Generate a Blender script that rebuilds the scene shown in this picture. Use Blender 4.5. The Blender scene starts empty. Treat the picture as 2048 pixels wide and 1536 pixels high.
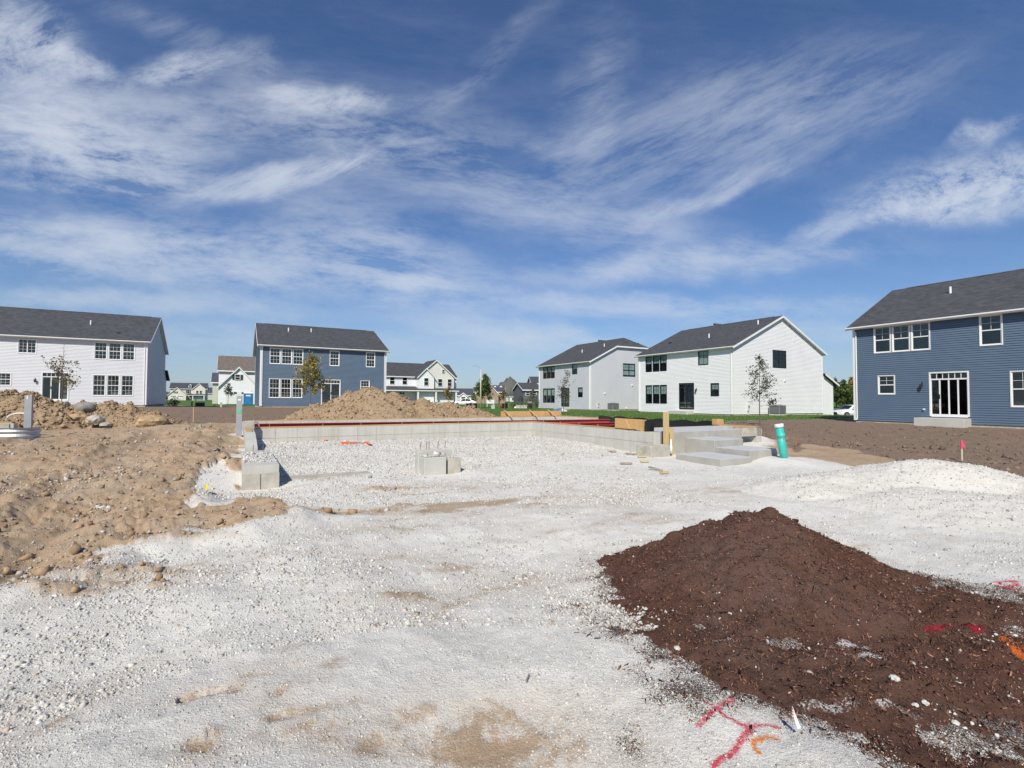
import bpy, math, random
import numpy as np
from mathutils import Vector, Matrix

# ------------------------------------------------------------------ camera, sky, sun, exposure
R = math.radians
sc = bpy.context.scene
EYE = 1.65
cam_d = bpy.data.cameras.new('camera'); cam = bpy.data.objects.new('camera', cam_d)
sc.collection.objects.link(cam); sc.camera = cam
cam_d.sensor_width = 36.0; cam_d.lens = 36.0 * 990 / 2048
cam_d.clip_start = 0.05; cam_d.clip_end = 20000
cam.matrix_world = Matrix.Translation((0, 0, EYE)) @ Matrix.Rotation(R(90 + 1.735), 4, 'X') @ Matrix.Rotation(0.004, 4, 'Z')
SUN_AZ, SUN_EL = 12.0, 42.0          # light travels towards +Y, turned 12 degrees to +X
sdir = Vector((math.sin(R(SUN_AZ)) * math.cos(R(SUN_EL)), math.cos(R(SUN_AZ)) * math.cos(R(SUN_EL)), -math.sin(R(SUN_EL))))
sl = bpy.data.lights.new('sun', 'SUN'); sl.energy = 4.4; sl.angle = R(0.53); sl.color = (1.0, 0.945, 0.83)
so = bpy.data.objects.new('sun', sl); sc.collection.objects.link(so)
so.rotation_euler = sdir.to_track_quat('-Z', 'Y').to_euler()
sc.view_settings.view_transform = 'Standard'; sc.view_settings.look = 'None'
sc.view_settings.exposure = 0.15; sc.view_settings.gamma = 1.0
try: sc.view_settings.use_curve_mapping = False
except Exception: pass
sc.cycles.max_bounces = 6; sc.cycles.diffuse_bounces = 3; sc.cycles.glossy_bounces = 3
sc.cycles.transparent_max_bounces = 12; sc.cycles.transmission_bounces = 4
sc.cycles.caustics_reflective = False; sc.cycles.caustics_refractive = False
try: sc.cycles.use_denoising = True
except Exception: pass

def make_world():
    w = bpy.data.worlds.new('World'); sc.world = w; w.use_nodes = True
    nt = w.node_tree; N = nt.nodes; N.clear(); L = nt.links
    def node(t, **k):
        n = N.new(t)
        for a, b in k.items(): setattr(n, a, b)
        return n
    def math_(op, a, b=None, c=None, clamp=False):
        n = node('ShaderNodeMath', operation=op, use_clamp=clamp)
        for i, v in enumerate((a, b, c)):
            if v is None: continue
            if isinstance(v, (int, float)): n.inputs[i].default_value = v
            else: L.new(v, n.inputs[i])
        return n.outputs[0]
    sky = node('ShaderNodeTexSky', sky_type='NISHITA', sun_disc=False, sun_elevation=R(SUN_EL), sun_rotation=R(180 + SUN_AZ),
               altitude=200.0, air_density=1.0, dust_density=0.1, ozone_density=2.0)
    tc = node('ShaderNodeTexCoord'); sep = node('ShaderNodeSeparateXYZ'); L.new(tc.outputs['Generated'], sep.inputs[0])
    ay = math_('MAXIMUM', math_('ABSOLUTE', sep.outputs[1]), 0.03)
    a = math_('DIVIDE', sep.outputs[0], ay); b = math_('DIVIDE', sep.outputs[2], ay)
    ab = node('ShaderNodeCombineXYZ'); L.new(a, ab.inputs[0]); L.new(b, ab.inputs[1])
    # slow warp of the cloud layer
    wn = node('ShaderNodeTexNoise'); wn.inputs['Scale'].default_value = 2.3; wn.inputs['Detail'].default_value = 3
    L.new(ab.outputs[0], wn.inputs['Vector'])
    wv = node('ShaderNodeVectorMath', operation='SUBTRACT'); L.new(wn.outputs['Color'], wv.inputs[0]); wv.inputs[1].default_value = (.5, .5, .5)
    ws = node('ShaderNodeVectorMath', operation='MULTIPLY_ADD'); L.new(wv.outputs[0], ws.inputs[0]); ws.inputs[1].default_value = (.13, .05, 0); L.new(ab.outputs[0], ws.inputs[2])
    P = ws.outputs[0]
    wn2 = node('ShaderNodeTexNoise'); wn2.inputs['Scale'].default_value = 11; wn2.inputs['Detail'].default_value = 4
    L.new(ab.outputs[0], wn2.inputs['Vector'])
    wv2 = node('ShaderNodeVectorMath', operation='SUBTRACT'); L.new(wn2.outputs['Color'], wv2.inputs[0]); wv2.inputs[1].default_value = (.5, .5, .5)
    ws2 = node('ShaderNodeVectorMath', operation='MULTIPLY_ADD'); L.new(wv2.outputs[0], ws2.inputs[0]); ws2.inputs[1].default_value = (.10, .05, 0); L.new(P, ws2.inputs[2])
    Pw = ws2.outputs[0]
    ws3 = node('ShaderNodeVectorMath', operation='MULTIPLY_ADD'); L.new(wv2.outputs[0], ws3.inputs[0]); ws3.inputs[1].default_value = (.10, .045, 0); L.new(ab.outputs[0], ws3.inputs[2])
    Pn = ws3.outputs[0]
    def streak(ang, sx, sy, seed, rough=.62, dist=.4):
        m = node('ShaderNodeMapping', vector_type='TEXTURE'); m.inputs['Rotation'].default_value = (0, 0, R(ang)); m.inputs['Location'].default_value = (seed, seed * .7, 0)
        m.inputs['Scale'].default_value = (1 / sx, 1 / sy, 1)
        L.new(P, m.inputs['Vector'])
        n = node('ShaderNodeTexNoise'); n.inputs['Scale'].default_value = 1; n.inputs['Detail'].default_value = 8
        n.inputs['Roughness'].default_value = rough; n.inputs['Distortion'].default_value = dist
        L.new(m.outputs[0], n.inputs['Vector']); return n.outputs['Fac']
    TA = streak(-5, 2.6, 8.5, 3.1, .70, .15); TB = streak(26, 2.6, 10, 7.7, .70, .15); TC = streak(10, 6, 11, 12.3, .74, .3)
    def blob(px, py, hl, hw, ang, w):
        m = node('ShaderNodeMapping', vector_type='TEXTURE')
        m.inputs['Location'].default_value = ((px - 1024) / 990, (798 - py) / 990, 0)
        m.inputs['Rotation'].default_value = (0, 0, R(ang)); m.inputs['Scale'].default_value = (hl / 990, hw / 990, 1)
        L.new(Pw if hw > 20 else Pn, m.inputs['Vector'])
        ln = node('ShaderNodeVectorMath', operation='LENGTH'); L.new(m.outputs[0], ln.inputs[0])
        r = node('ShaderNodeMapRange', interpolation_type='SMOOTHERSTEP'); r.inputs[1].default_value = 1.7; r.inputs[2].default_value = 0.0
        r.inputs[3].default_value = 0; r.inputs[4].default_value = w; L.new(ln.outputs['Value'], r.inputs[0]); return r.outputs[0]
    def total(bl):
        s = None
        for x in bl:
            o = blob(*x); s = o if s is None else math_('ADD', s, o)
        return s
    GA = total([(60, 270, 320, 95, -12, 1.0), (180, 300, 200, 55, -16, .6), (420, 240, 320, 60, -6, .40), (330, 505, 560, 66, -4, .80), (740, 500, 210, 95, -28, .42), (230, 605, 420, 26, -2, .5), (700, 260, 260, 70, -20, .30),
                (250, 378, 260, 11, -3, .40), (960, 330, 380, 100, -18, .26), (1300, 606, 430, 24, -1, .6), (1400, 520, 330, 34, 4, .55), (1020, 665, 170, 36, -5, .6), (820, 560, 160, 16, -6, .4), (1250, 690, 300, 30, -2, .4), (500, 690, 500, 40, -2, .35), (1560, 650, 300, 22, -3, .4), (1180, 440, 300, 50, -8, .2)])
    GB = total([(555, 355, 190, 32, 11, .95), (705, 325, 60, 24, 28, .45), (990, 100, 170, 34, 46, .15), (880, 185, 100, 24, 22, .16), (1190, 180, 150, 60, 80, .20), (1480, 240, 420, 120, 17, .34), (1470, 370, 120, 22, 24, .36), (1340, 420, 90, 22, 16, .36),
                (1640, 462, 85, 22, 25, .5), (1260, 520, 120, 24, 30, .25), (330, 50, 180, 32, -22, .16)])
    GC = total([(40, 90, 150, 90, -40, .75), (345, 132, 85, 32, 14, .85), (615, 195, 130, 30, -3, .95), (1970, 365, 240, 62, 8, 1.05), (1840, 400, 170, 28, 12, .6), (2000, 253, 90, 22, 14, .45), (150, 120, 110, 24, -30, .5), (470, 120, 50, 60, 70, .22)])
    def den(G, T, lo, hi):
        r = node('ShaderNodeMapRange'); r.inputs[1].default_value = lo; r.inputs[2].default_value = hi; r.inputs[3].default_value = 0; r.inputs[4].default_value = 1
        r.clamp = True; L.new(T, r.inputs[0]); return math_('MULTIPLY', G, math_('ADD', math_('MULTIPLY', r.outputs[0], 1.25), .06))
    D_ = math_('ADD', math_('ADD', den(GA, TA, .38, .66), den(GB, TB, .40, .66)), den(GC, TC, .38, .64))
    # thin veil everywhere
    r = node('ShaderNodeMapRange'); r.inputs[1].default_value = .42; r.inputs[2].default_value = .85; r.inputs[3].default_value = 0; r.inputs[4].default_value = .07
    L.new(TA, r.inputs[0]); D_ = math_('ADD', math_('ADD', D_, r.outputs[0]), .03)
    # 1-exp(-d)
    D_ = math_('SUBTRACT', 1.0, math_('POWER', 2.71828, math_('MULTIPLY', D_, -1.6)))
    D_ = math_('MULTIPLY', D_, .86, clamp=True)
    hsv = node('ShaderNodeHueSaturation'); hsv.inputs['Saturation'].default_value = 1.15; hsv.inputs['Value'].default_value = 0.95
    tn = node('ShaderNodeMix', data_type='RGBA', blend_type='MULTIPLY'); tn.inputs[0].default_value = 1; L.new(sky.outputs[0], tn.inputs[6]); tn.inputs[7].default_value = (.88, .99, 1.24, 1)
    L.new(tn.outputs[2], hsv.inputs['Color'])
    mx = node('ShaderNodeMix', data_type='RGBA'); L.new(D_, mx.inputs[0]); L.new(hsv.outputs[0], mx.inputs[6]); mx.inputs[7].default_value = (8.5, 9.1, 10.1, 1)
    # pale haze towards the horizon
    hz = math_('MULTIPLY', math_('POWER', 2.71828, math_('MULTIPLY', math_('MAXIMUM', sep.outputs[2], 0.0), -9.0)), .80)
    mh = node('ShaderNodeMix', data_type='RGBA'); L.new(hz, mh.inputs[0]); L.new(mx.outputs[2], mh.inputs[6]); mh.inputs[7].default_value = (4.2, 5.4, 6.6, 1)
    bg = node('ShaderNodeBackground'); L.new(mh.outputs[2], bg.inputs[0]); bg.inputs[1].default_value = 0.076
    out = node('ShaderNodeOutputWorld'); L.new(bg.outputs[0], out.inputs[0])
make_world()
sc.world.cycles.sampling_method = 'NONE'

# ------------------------------------------------------------------ helpers
rnd = random.Random(7); rng = np.random.default_rng(11)
COL = sc.collection
TH = math.atan2(.4883, .8726)                      # the lots are laid out at this angle
PV = np.array([math.cos(TH), math.sin(TH)]); DV = np.array([-math.sin(TH), math.cos(TH)])
L0 = np.array([-4.76, 9.0])                        # near left corner of the new garage
def G(u, v): q = L0 + u * PV + v * DV; return (float(q[0]), float(q[1]))
def hor(px): return 798 + .004 * (px - 1024)
def gp(px, py, z=0.0):
    D = (EYE - z) * 990 / (py - hor(px)); return ((px - 1024) / 990 * D, D)
def tag(o, label=None, cat=None, group=None, kind=None):
    if label: o['label'] = label
    if cat: o['category'] = cat
    if group: o['group'] = group
    if kind: o['kind'] = kind
    return o
def empty(name, loc=(0, 0, 0), rz=0.0):
    o = bpy.data.objects.new(name, None); COL.objects.link(o); o.location = loc; o.rotation_euler = (0, 0, rz); o.empty_display_size = .2; return o
class MB:
    def __init__(s): s.v = []; s.f = []
    def quad(s, *pts): n = len(s.v); s.v += [tuple(p) for p in pts]; s.f.append(tuple(range(n, n + len(pts)))); return s
    def box(s, x0, y0, z0, x1, y1, z1):
        if x0 > x1: x0, x1 = x1, x0
        if y0 > y1: y0, y1 = y1, y0
        if z0 > z1: z0, z1 = z1, z0
        n = len(s.v); s.v += [(x0, y0, z0), (x1, y0, z0), (x1, y1, z0), (x0, y1, z0), (x0, y0, z1), (x1, y0, z1), (x1, y1, z1), (x0, y1, z1)]
        s.f += [(n, n + 3, n + 2, n + 1), (n + 4, n + 5, n + 6, n + 7), (n, n + 1, n + 5, n + 4), (n + 1, n + 2, n + 6, n + 5), (n + 2, n + 3, n + 7, n + 6), (n + 3, n, n + 4, n + 7)]; return s
    def prism(s, poly, ext):                       # polygon of 3D points swept along vector ext
        n = len(s.v); k = len(poly); e = Vector(ext)
        s.v += [tuple(p) for p in poly] + [tuple(Vector(p) + e) for p in poly]
        s.f += [tuple(range(n + k - 1, n - 1, -1)), tuple(range(n + k, n + 2 * k))]
        for i in range(k): j = (i + 1) % k; s.f.append((n + i, n + j, n + k + j, n + k + i))
        return s
    def tube(s, pts, rad, k=8, cap=True):
        pts = [Vector(p) for p in pts]; rad = rad if isinstance(rad, (list, tuple)) else [rad] * len(pts); n0 = len(s.v)
        for i, p in enumerate(pts):
            t = (pts[min(i + 1, len(pts) - 1)] - pts[max(i - 1, 0)]).normalized()
            a = t.cross(Vector((0, 0, 1)) if abs(t.z) < .9 else Vector((1, 0, 0))).normalized(); b = t.cross(a)
            for j in range(k):
                an = 2 * math.pi * j / k; q = p + (a * math.cos(an) + b * math.sin(an)) * rad[i]; s.v.append(tuple(q))
        for i in range(len(pts) - 1):
            for j in range(k):
                j2 = (j + 1) % k; s.f.append((n0 + i * k + j, n0 + i * k + j2, n0 + (i + 1) * k + j2, n0 + (i + 1) * k + j))
        if cap:
            s.f.append(tuple(n0 + j for j in range(k - 1, -1, -1))); m = n0 + (len(pts) - 1) * k; s.f.append(tuple(m + j for j in range(k)))
        return s
    def beam(s, p0, p1, w, h):                     # board between two points
        p0, p1 = Vector(p0), Vector(p1); t = (p1 - p0).normalized(); a = t.cross(Vector((0, 0, 1)))
        a = a.normalized() if a.length > 1e-4 else Vector((1, 0, 0)); b = a.cross(t); a *= w / 2; b *= h / 2
        return s.prism([p0 - a - b, p0 + a - b, p0 + a + b, p0 - a + b], p1 - p0)
    def build(s, name, mat, parent=None, smooth=False, bevel=0):
        me = bpy.data.meshes.new(name); me.from_pydata(s.v, [], s.f); me.update()
        return link(name, me, mat, parent, smooth, bevel)
def link(name, me, mat, parent=None, smooth=False, bevel=0):
    if mat is not None and not me.materials: me.materials.append(M[mat] if isinstance(mat, str) else mat)
    o = bpy.data.objects.new(name, me); COL.objects.link(o)
    if parent: o.parent = parent
    if smooth: me.polygons.foreach_set('use_smooth', [True] * len(me.polygons))
    if bevel:
        b = o.modifiers.new('bevel', 'BEVEL'); b.width = bevel; b.segments = 2; b.limit_method = 'ANGLE'
    return o
def npmesh(name, verts, faces, attrs=None):
    me = bpy.data.meshes.new(name); verts = np.asarray(verts, np.float32); faces = np.asarray(faces, np.int32); k = faces.shape[1]
    me.vertices.add(len(verts)); me.vertices.foreach_set('co', verts.ravel())
    me.loops.add(faces.size); me.loops.foreach_set('vertex_index', faces.ravel())
    me.polygons.add(len(faces)); me.polygons.foreach_set('loop_start', np.arange(0, faces.size, k, dtype=np.int32))
    try: me.polygons.foreach_set('loop_total', np.full(len(faces), k, np.int32))
    except Exception: pass
    me.update(calc_edges=True)
    for nm, c in (attrs or {}).items():
        at = me.attributes.new(nm, 'FLOAT_COLOR', 'POINT'); at.data.foreach_set('color', np.asarray(c, np.float32).ravel())
    return me
# numpy noise
def _h(i, j, s):
    n = (i * 374761393 + j * 668265263 + s * 1274126177) & 0x7fffffff
    n = ((n ^ (n >> 13)) * 1274126177) & 0x7fffffff; n = ((n ^ (n >> 11)) * 974126177) & 0x7fffffff
    return ((n ^ (n >> 16)) & 0xffff) / 65535.0
def vn(x, y, s=0):
    x = np.asarray(x, float); y = np.asarray(y, float); xi = np.floor(x); yi = np.floor(y); fx = x - xi; fy = y - yi
    xi = xi.astype(np.int64); yi = yi.astype(np.int64); fx = fx * fx * (3 - 2 * fx); fy = fy * fy * (3 - 2 * fy)
    return (_h(xi, yi, s) * (1 - fx) + _h(xi + 1, yi, s) * fx) * (1 - fy) + (_h(xi, yi + 1, s) * (1 - fx) + _h(xi + 1, yi + 1, s) * fx) * fy
def fbm(x, y, o=4, s=0, g=.5):
    a = 1; t = 0; n = 0
    for k in range(o): t = t + a * (vn(x, y, s + k * 17) - .5); n += a; a *= g; x = x * 2.03 + 5.1; y = y * 2.03 + 1.7
    return t / n * 2
def ridged(x, y, o=3, s=0):
    a = 1; t = 0; n = 0
    for k in range(o): t = t + a * (1 - np.abs(2 * vn(x, y, s + k * 13) - 1)); n += a; a *= .5; x = x * 2.1; y = y * 2.1
    return t / n
def sstep(a, b, x): t = np.clip((x - a) / (b - a), 0, 1); return t * t * (3 - 2 * t)
def sdf(poly, X, Y):                               # negative inside
    poly = np.asarray(poly, float); d = np.full(np.shape(X), 1e9); ins = np.zeros(np.shape(X), bool)
    for i in range(len(poly)):
        ax, ay = poly[i]; bx, by = poly[(i + 1) % len(poly)]; ex, ey = bx - ax, by - ay
        t = np.clip(((X - ax) * ex + (Y - ay) * ey) / (ex * ex + ey * ey + 1e-12), 0, 1)
        d = np.minimum(d, (X - ax - t * ex) ** 2 + (Y - ay - t * ey) ** 2)
        c = ((ay > Y) != (by > Y)); xx = ax + (Y - ay) * ex / (ey if abs(ey) > 1e-9 else 1e-9); ins ^= c & (X < xx)
    d = np.sqrt(d); return np.where(ins, -d, d)

# ------------------------------------------------------------------ materials
M = {}
def newmat(name):
    m = bpy.data.materials.new(name); m.use_nodes = True; nt = m.node_tree; b = nt.nodes['Principled BSDF']; M[name] = m; return m, nt, b
def mk(nt, t, **k):
    n = nt.nodes.new(t)
    for a, b in k.items(): setattr(n, a, b)
    return n
def ramp(nt, src, stops):
    r = mk(nt, 'ShaderNodeValToRGB'); e = r.color_ramp.elements
    while len(e) < len(stops): e.new(.5)
    for i, (p, c) in enumerate(stops): e[i].position = p; e[i].color = (*c, 1)
    nt.links.new(src, r.inputs[0]); return r.outputs[0]
def noise(nt, vec, scale, detail=5, rough=.55, dist=0):
    n = mk(nt, 'ShaderNodeTexNoise'); n.inputs['Scale'].default_value = scale; n.inputs['Detail'].default_value = detail
    n.inputs['Roughness'].default_value = rough; n.inputs['Distortion'].default_value = dist
    if vec is not None: nt.links.new(vec, n.inputs['Vector'])
    return n
def objco(nt, scale=None):
    t = mk(nt, 'ShaderNodeTexCoord')
    if scale is None: return t.outputs['Object']
    m = mk(nt, 'ShaderNodeMapping'); m.inputs['Scale'].default_value = scale; nt.links.new(t.outputs['Object'], m.inputs[0]); return m.outputs[0]
def bump(nt, b, h, strength=.4, dist=.01):
    n = mk(nt, 'ShaderNodeBump'); n.inputs['Strength'].default_value = strength; n.inputs['Distance'].default_value = dist
    nt.links.new(h, n.inputs['Height']); nt.links.new(n.outputs[0], b.inputs['Normal'])
def mixc(nt, fac, a, b_):
    n = mk(nt, 'ShaderNodeMix', data_type='RGBA')
    if isinstance(fac, (int, float)): n.inputs[0].default_value = fac
    else: nt.links.new(fac, n.inputs[0])
    nt.links.new(a, n.inputs[6]); nt.links.new(b_, n.inputs[7]); return n.outputs[2]
def mth(nt, op, a, b_=None, clamp=False):
    n = mk(nt, 'ShaderNodeMath', operation=op, use_clamp=clamp)
    for i, v in enumerate((a, b_)):
        if v is None: continue
        if isinstance(v, (int, float)): n.inputs[i].default_value = v
        else: nt.links.new(v, n.inputs[i])
    return n.outputs[0]
def plain(name, c, rough=.6, var=.12, scale=3.0, metal=0, bmp=0, spec=None, stretch=None, bscale=60):
    m, nt, b = newmat(name); b.inputs['Roughness'].default_value = rough; b.inputs['Metallic'].default_value = metal
    if spec is not None: b.inputs['Specular IOR Level'].default_value = spec
    co = objco(nt, stretch); n = noise(nt, co, scale, 6, .6)
    lo = tuple(max(0, x * (1 - var)) for x in c); hi = tuple(min(1, x * (1 + var)) for x in c)
    nt.links.new(ramp(nt, n.outputs['Fac'], [(.3, lo), (.7, hi)]), b.inputs['Base Color'])
    if bmp: bump(nt, b, noise(nt, co, bscale, 4).outputs['Fac'], bmp, .01)
    return m
plain('white_siding', (.83, .83, .835), .5, .03, .6)
plain('grey_siding', (.60, .61, .64), .5, .03, .6)
plain('pale_siding', (.66, .67, .70), .5, .03, .6)
plain('blue_siding', (.108, .158, .225), .5, .06, .7)
plain('cream_siding', (.72, .67, .59), .55, .04, .6)
plain('beige_siding', (.55, .55, .50), .55, .04, .6)
plain('charcoal_siding', (.12, .125, .14), .55, .06, .6)
plain('batten_siding', (.72, .70, .65), .55, .04, .6)
plain('trim_white', (.80, .80, .79), .4, .03, 2)
plain('trim_grey', (.62, .62, .62), .4, .03, 2)
plain('trim_black', (.018, .019, .021), .35, .1, 2)
plain('concrete', (.50, .49, .45), .85, .1, 1.6, bmp=.25, bscale=40)
plain('new_concrete', (.45, .44, .42), .8, .07, 1.3, bmp=.15, bscale=50)
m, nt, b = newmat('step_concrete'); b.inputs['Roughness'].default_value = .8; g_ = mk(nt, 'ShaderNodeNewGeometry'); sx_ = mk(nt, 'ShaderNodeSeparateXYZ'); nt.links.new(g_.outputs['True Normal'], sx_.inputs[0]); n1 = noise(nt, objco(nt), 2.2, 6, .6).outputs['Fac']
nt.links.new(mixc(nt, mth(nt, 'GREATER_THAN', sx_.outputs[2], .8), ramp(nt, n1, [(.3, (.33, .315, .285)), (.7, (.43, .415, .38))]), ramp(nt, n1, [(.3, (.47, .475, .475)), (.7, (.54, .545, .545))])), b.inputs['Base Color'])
plain('old_concrete', (.43, .40, .34), .9, .24, 4.2, bmp=.3, bscale=30)
plain('interior_dark', (.22, .21, .20), .8, .2, 1)
plain('blind_green', (.50, .60, .57), .7, .04, 1)
plain('metal_grey', (.33, .35, .37), .45, .08, 3, metal=.2)
plain('post_grey', (.34, .36, .38), .5, .08, 3)
plain('dark_metal', (.03, .03, .033), .4, .1, 3)
plain('ac_grey', (.22, .23, .25), .5, .1, 3)
plain('galvanised', (.50, .52, .53), .4, .15, 6, metal=.6)
plain('rebar', (.20, .12, .08), .6, .3, 20)
plain('bolt_steel', (.5, .5, .48), .4, .1, 20, metal=.5)
plain('wood', (.50, .33, .16), .75, .22, 2, stretch=(1, 12, 12), bmp=.2)
plain('ply_wood', (.55, .33, .14), .7, .2, 2.5, stretch=(1, 9, 9), bmp=.15)
plain('yellow_wood', (.52, .40, .19), .75, .16, 2, stretch=(12, 12, 1), bmp=.15)
plain('plate_wood', (.46, .30, .15), .75, .25, 2, stretch=(.5, 9, 9))
plain('grey_wood', (.30, .25, .21), .85, .3, 8)
plain('red_steel', (.44, .05, .038), .45, .14, 2)
plain('membrane', (.012, .013, .015), .35, .4, 8, bmp=.8, bscale=14)
plain('teal_plastic', (.05, .46, .40), .35, .1, 4)
plain('white_plastic', (.78, .78, .76), .35, .04, 4)
plain('pink_plastic', (.75, .08, .16), .5, .1, 4)
plain('orange_plastic', (.80, .13, .03), .5, .18, 8)
plain('red_plastic', (.50, .05, .03), .5, .1, 4)
plain('yellow_plastic', (.75, .62, .05), .5, .1, 4)
plain('green_label', (.10, .55, .28), .5, .1, 4)
plain('toilet_blue', (.035, .20, .46), .45, .08, 2)
plain('dark_green', (.012, .028, .018), .5, .15, 3)
plain('beige_post', (.55, .50, .38), .6, .1, 3)
plain('boulder_grey', (.27, .245, .22), .9, .3, 4, bmp=.6, bscale=25)
plain('boulder_tan', (.40, .28, .16), .95, .3, 3, bmp=.8, bscale=14)
plain('boulder_pale', (.40, .37, .32), .9, .25, 4, bmp=.6, bscale=20)
plain('bark', (.13, .10, .08), .9, .3, 10)
plain('chalk', (.56, .54, .50), .9, .2, 40)
plain('brick', (.19, .10, .08), .85, .25, 14)
plain('fieldstone', (.33, .25, .19), .9, .3, 3)
plain('shutter', (.05, .045, .045), .5, .1, 3)
plain('car_white', (.78, .78, .79), .15, .01, 1, spec=.6)
plain('tyre', (.015, .015, .016), .8, .1, 5)
plain('rim_metal', (.35, .36, .37), .3, .1, 5, metal=.8)
plain('lens', (.55, .57, .6), .1, .05, 5)
plain('road_asphalt', (.09, .09, .092), .9, .12, 2)
plain('far_wood', (.055, .06, .045), 1, .3, .05)
plain('hydrant_red', (.42, .05, .03), .5, .1, 3)
plain('planter_stone', (.45, .44, .42), .85, .2, 5)
def mat_roof(name, c1, c2):
    m, nt, b = newmat(name); b.inputs['Roughness'].default_value = .9
    co = objco(nt, (1, 1.12, 0)); br = mk(nt, 'ShaderNodeTexBrick'); nt.links.new(co, br.inputs['Vector'])
    br.inputs['Scale'].default_value = 1; br.inputs['Brick Width'].default_value = .30; br.inputs['Row Height'].default_value = .14; br.inputs['Mortar Size'].default_value = .008
    br.inputs['Color1'].default_value = (*c1, 1); br.inputs['Color2'].default_value = (*c2, 1); br.inputs['Mortar'].default_value = (*[x * .45 for x in c1], 1); br.inputs['Bias'].default_value = 0
    n = noise(nt, objco(nt), 2.2, 6, .7); mx = mk(nt, 'ShaderNodeMix', data_type='RGBA', blend_type='MULTIPLY'); mx.inputs[0].default_value = .7
    nt.links.new(br.outputs[0], mx.inputs[6]); nt.links.new(ramp(nt, n.outputs['Fac'], [(.3, (.7, .7, .7)), (.7, (1.25, 1.25, 1.25))]), mx.inputs[7])
    nt.links.new(mx.outputs[2], b.inputs['Base Color']); bump(nt, b, br.outputs['Fac'], -.3, .01)
mat_roof('shingle_dark', (.048, .05, .058), (.085, .086, .096))
mat_roof('shingle_brown', (.135, .11, .095), (.20, .165, .145))
mat_roof('shingle_slate', (.06, .065, .085), (.09, .095, .12))
def mat_glass(name, tint, refl=1.0):
    m = bpy.data.materials.new(name); m.use_nodes = True; nt = m.node_tree; M[name] = m; N = nt.nodes; N.clear()
    tr = mk(nt, 'ShaderNodeBsdfTransparent'); tr.inputs[0].default_value = (*tint, 1); gl = mk(nt, 'ShaderNodeBsdfGlossy'); gl.inputs['Roughness'].default_value = .02; gl.inputs[0].default_value = (refl, refl, refl, 1)
    fr = mk(nt, 'ShaderNodeFresnel'); fr.inputs[0].default_value = 1.42
    nn = noise(nt, objco(nt), 1.5, 2); bp = mk(nt, 'ShaderNodeBump'); bp.inputs['Strength'].default_value = .05; bp.inputs['Distance'].default_value = .02
    nt.links.new(nn.outputs['Fac'], bp.inputs['Height']); nt.links.new(bp.outputs[0], gl.inputs['Normal'])
    geo = mk(nt, 'ShaderNodeNewGeometry'); ff = mth(nt, 'MULTIPLY', mth(nt, 'ADD', fr.outputs[0], .10), mth(nt, 'SUBTRACT', 1.0, geo.outputs['Backfacing']))
    mx = mk(nt, 'ShaderNodeMixShader'); nt.links.new(ff, mx.inputs[0]); nt.links.new(tr.outputs[0], mx.inputs[1]); nt.links.new(gl.outputs[0], mx.inputs[2])
    o = mk(nt, 'ShaderNodeOutputMaterial'); nt.links.new(mx.outputs[0], o.inputs[0])
mat_glass('glass', (.86, .9, .89), .85); mat_glass('screen_glass', (.28, .29, .3), .6)
m, nt, b = newmat('car_glass'); b.inputs['Base Color'].default_value = (.012, .014, .017, 1); b.inputs['Roughness'].default_value = .04
def mat_leaf(name, c1, c2, c3):
    m, nt, b = newmat(name); g = mk(nt, 'ShaderNodeObjectInfo'); at = mk(nt, 'ShaderNodeAttribute'); at.attribute_name = 'tint'
    s = mk(nt, 'ShaderNodeSeparateColor'); nt.links.new(at.outputs['Color'], s.inputs[0])
    nt.links.new(ramp(nt, s.outputs[0], [(0, c1), (.5, c2), (1, c3)]), b.inputs['Base Color']); b.inputs['Roughness'].default_value = .6
    tl = mk(nt, 'ShaderNodeBsdfTranslucent'); nt.links.new(ramp(nt, s.outputs[0], [(0, c1), (.5, c2), (1, c3)]), tl.inputs[0])
    mx = mk(nt, 'ShaderNodeMixShader'); mx.inputs[0].default_value = .3; nt.links.new(b.outputs[0], mx.inputs[1]); nt.links.new(tl.outputs[0], mx.inputs[2])
    nt.links.new(mx.outputs[0], nt.nodes['Material Output'].inputs[0])
mat_leaf('leaf_green', (.06, .10, .03), (.12, .17, .045), (.20, .25, .07))
mat_leaf('leaf_dark', (.05, .06, .04), (.10, .115, .065), (.17, .18, .12))
mat_leaf('leaf_yellow', (.16, .18, .04), (.34, .30, .07), (.52, .36, .08))
mat_leaf('leaf_rust', (.14, .12, .05), (.26, .19, .06), (.26, .22, .10))
mat_leaf('leaf_grey', (.08, .08, .06), (.14, .14, .10), (.22, .21, .16))
mat_leaf('leaf_autumn', (.12, .07, .02), (.25, .15, .04), (.33, .22, .06))
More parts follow.
